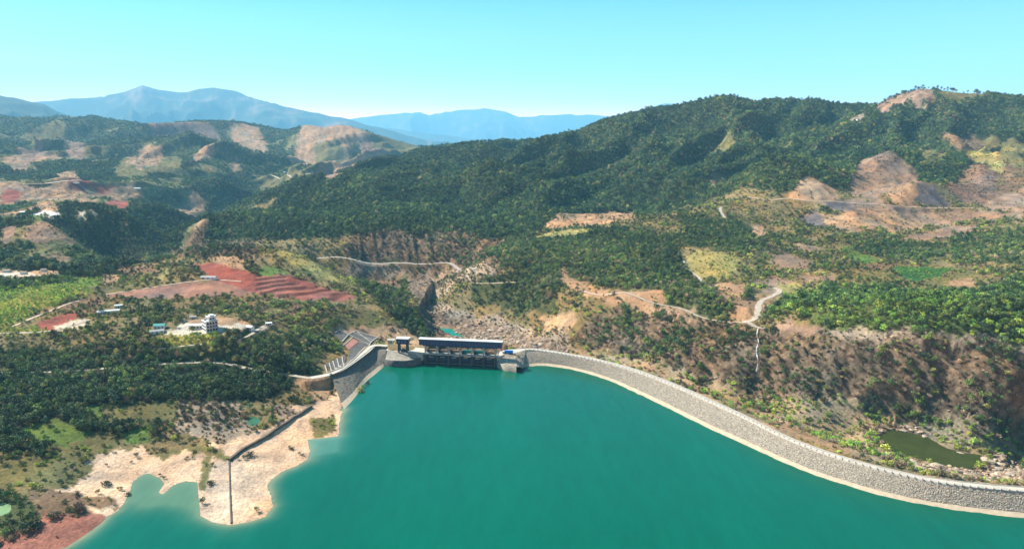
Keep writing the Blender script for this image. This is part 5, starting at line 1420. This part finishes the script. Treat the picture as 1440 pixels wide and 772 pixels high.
# ------------------------------------------------------------------ bushes scattered over the sand
SPOTS = """192,643,5 lone dark bush on the sand bar beside the narrow bay|185,651,3 small bush just below the lone bush on the sand bar|218,635,4 round bush left of three on the hillock edge|229,634,4.5 middle round bush on the hillock edge|208,636,4 bush at the left end of the hillock edge row
225,669,3 small bush at the tip between bay and hillock|231,673,3 tiny bush on the hillock shore by the bay|150,682,5.5 big dark bush in the middle of the left sand flat|138,694,4.5 dark bush near the water on the left sand flat|171,689,3.5 right bush of a pair near the left bay shore
166,688,3 left bush of a pair near the left bay shore|180,696,3.5 bush nearest the water of the narrow bay|86,682,6 large bush at the left rim of the sand flat|95,677,4 bush beside the large bush at the left rim|106,660,7 tall bush at the upper left rim of the sand
111,646,8 tallest bush at the upper left rim of the sand|93,666,6 dark bush between meadow and sand at left|102,678,4 small bush below the tall bush at the left rim|115,671,3.5 small bush standing on the sand under the left trees|296,681,5 dark bush on the left shore of the spit
285,708,6 large dark bush at the lower left shore of the spit|361,719,4.5 lone bush near the lower right tip of the spit|299,655,4 bush on the olive strip left of the long wall|301,634,4 bush at the upper end of the olive strip|264,645,3 left bush of three on the bare hillock
271,645,3 right bush of three on the bare hillock|261,647,2.5 smallest bush of three on the bare hillock|352,641,5 biggest bush of the row below the long wall|343,645,4 second bush of the row below the long wall|334,646,3.5 leftmost bush of the row below the long wall|347,643,3 smallest bush of the row below the long wall
410,632,3.5 bush on the right side of the spit near the water|407,630,3 bush touching the larger one on the right side of the spit|421,639,3 small bush among stones at the right shore|426,641,3 bush closest to the right shore of the spit|78,727,6 big dark bush above the red shore
98,723,4.5 bush in the middle above the red shore|106,721,4 rightmost bush above the red shore|70,730,5 bush at the left above the red shore|49,744,7 broad dark bush at the left end of the red shore
150,655,3 small bush at the top of the left sand flat|122,668,3 lonely little bush in the middle of the upper sand flat"""
j = 0
for ln in SPOTS.split('\n'):
    for it in ln.split('|'):
        head, lab = it.split(' ', 1); u, v, h_ = [float(q) for q in head.split(',')]
        x, y, z = ground(u, v); k_ = [0, 1, 2, 5][j % 4] if 'tall' not in lab else 3
        plant(k_, (x, y, z - 0.2), (h_ * 1.05, h_ * 1.05, h_ * .85), (0, 0, j * 1.1), DK[j % 4], lab, 'bush'); j += 1
# trees that stand out singly on the plateau and by the compound
for (u, v, h_, tn, lab) in ((863, 419, 8, DK[0], 'lone round tree by the bright bend of the cliff-top track'), (248, 461, 6, MG[0], 'round green tree in the yard left of the white building'), (270, 468, 9, OL[0], 'wide brownish tree in front of the white annex'),
                            (320, 472, 9, DK[1], 'dark tree left of two in front of the compound'), (332, 474, 9, DK[0], 'dark tree right of two in front of the compound'), (1100, 383, 7, DK[2], 'lone tree on the bare pink field of the plateau'),
                            (504, 462, 7, DK[1], 'left dark tree above the paved slope'), (496, 459, 5, DK[2], 'small dark tree beside the larger one above the paved slope'), (544, 462, 8, DK[0], 'dark tree at the right end above the paved slope'),
                            (1152, 599, 7, BG[3], 'bigger of the round bushy trees in the gully behind the crest'), (1165, 590, 7, MG[1], 'round tree right of the bushy pair in the gully behind the crest'), (1138, 597, 8, DK[1], 'tallest tree of the gully clump behind the crest'),
                            (1285, 590, 10, MG[2], 'large dark green tree above the small pool'), (1320, 600, 8, MG[1], 'large green tree right above the small pool'), (1210, 600, 7, MG[0], 'green tree left of the small pool')):
    x, y, z = ground(u, v); plant(j % 3, (x, y, z - 0.2), (h_ * 1.1, h_ * 1.1, h_), (0, 0, j * .7), tn, lab, 'tree'); j += 1

# ------------------------------------------------------------------ air
hb = MB().box(-46000, 46000, -500, 43500, -60, 4300)
m = bpy.data.materials.new('haze'); m.use_nodes = True; m.node_tree.nodes.clear()
ho = m.node_tree.nodes.new('ShaderNodeOutputMaterial'); hv = m.node_tree.nodes.new('ShaderNodeVolumePrincipled')
hv.inputs['Color'].default_value = (0.28, 0.70, 1.0, 1); hv.inputs['Density'].default_value = 0.000041; hv.inputs['Anisotropy'].default_value = 0.0
m.node_tree.links.new(hv.outputs[0], ho.inputs['Volume'])
link('haze', hb.mesh('haze', m), kind='stuff')
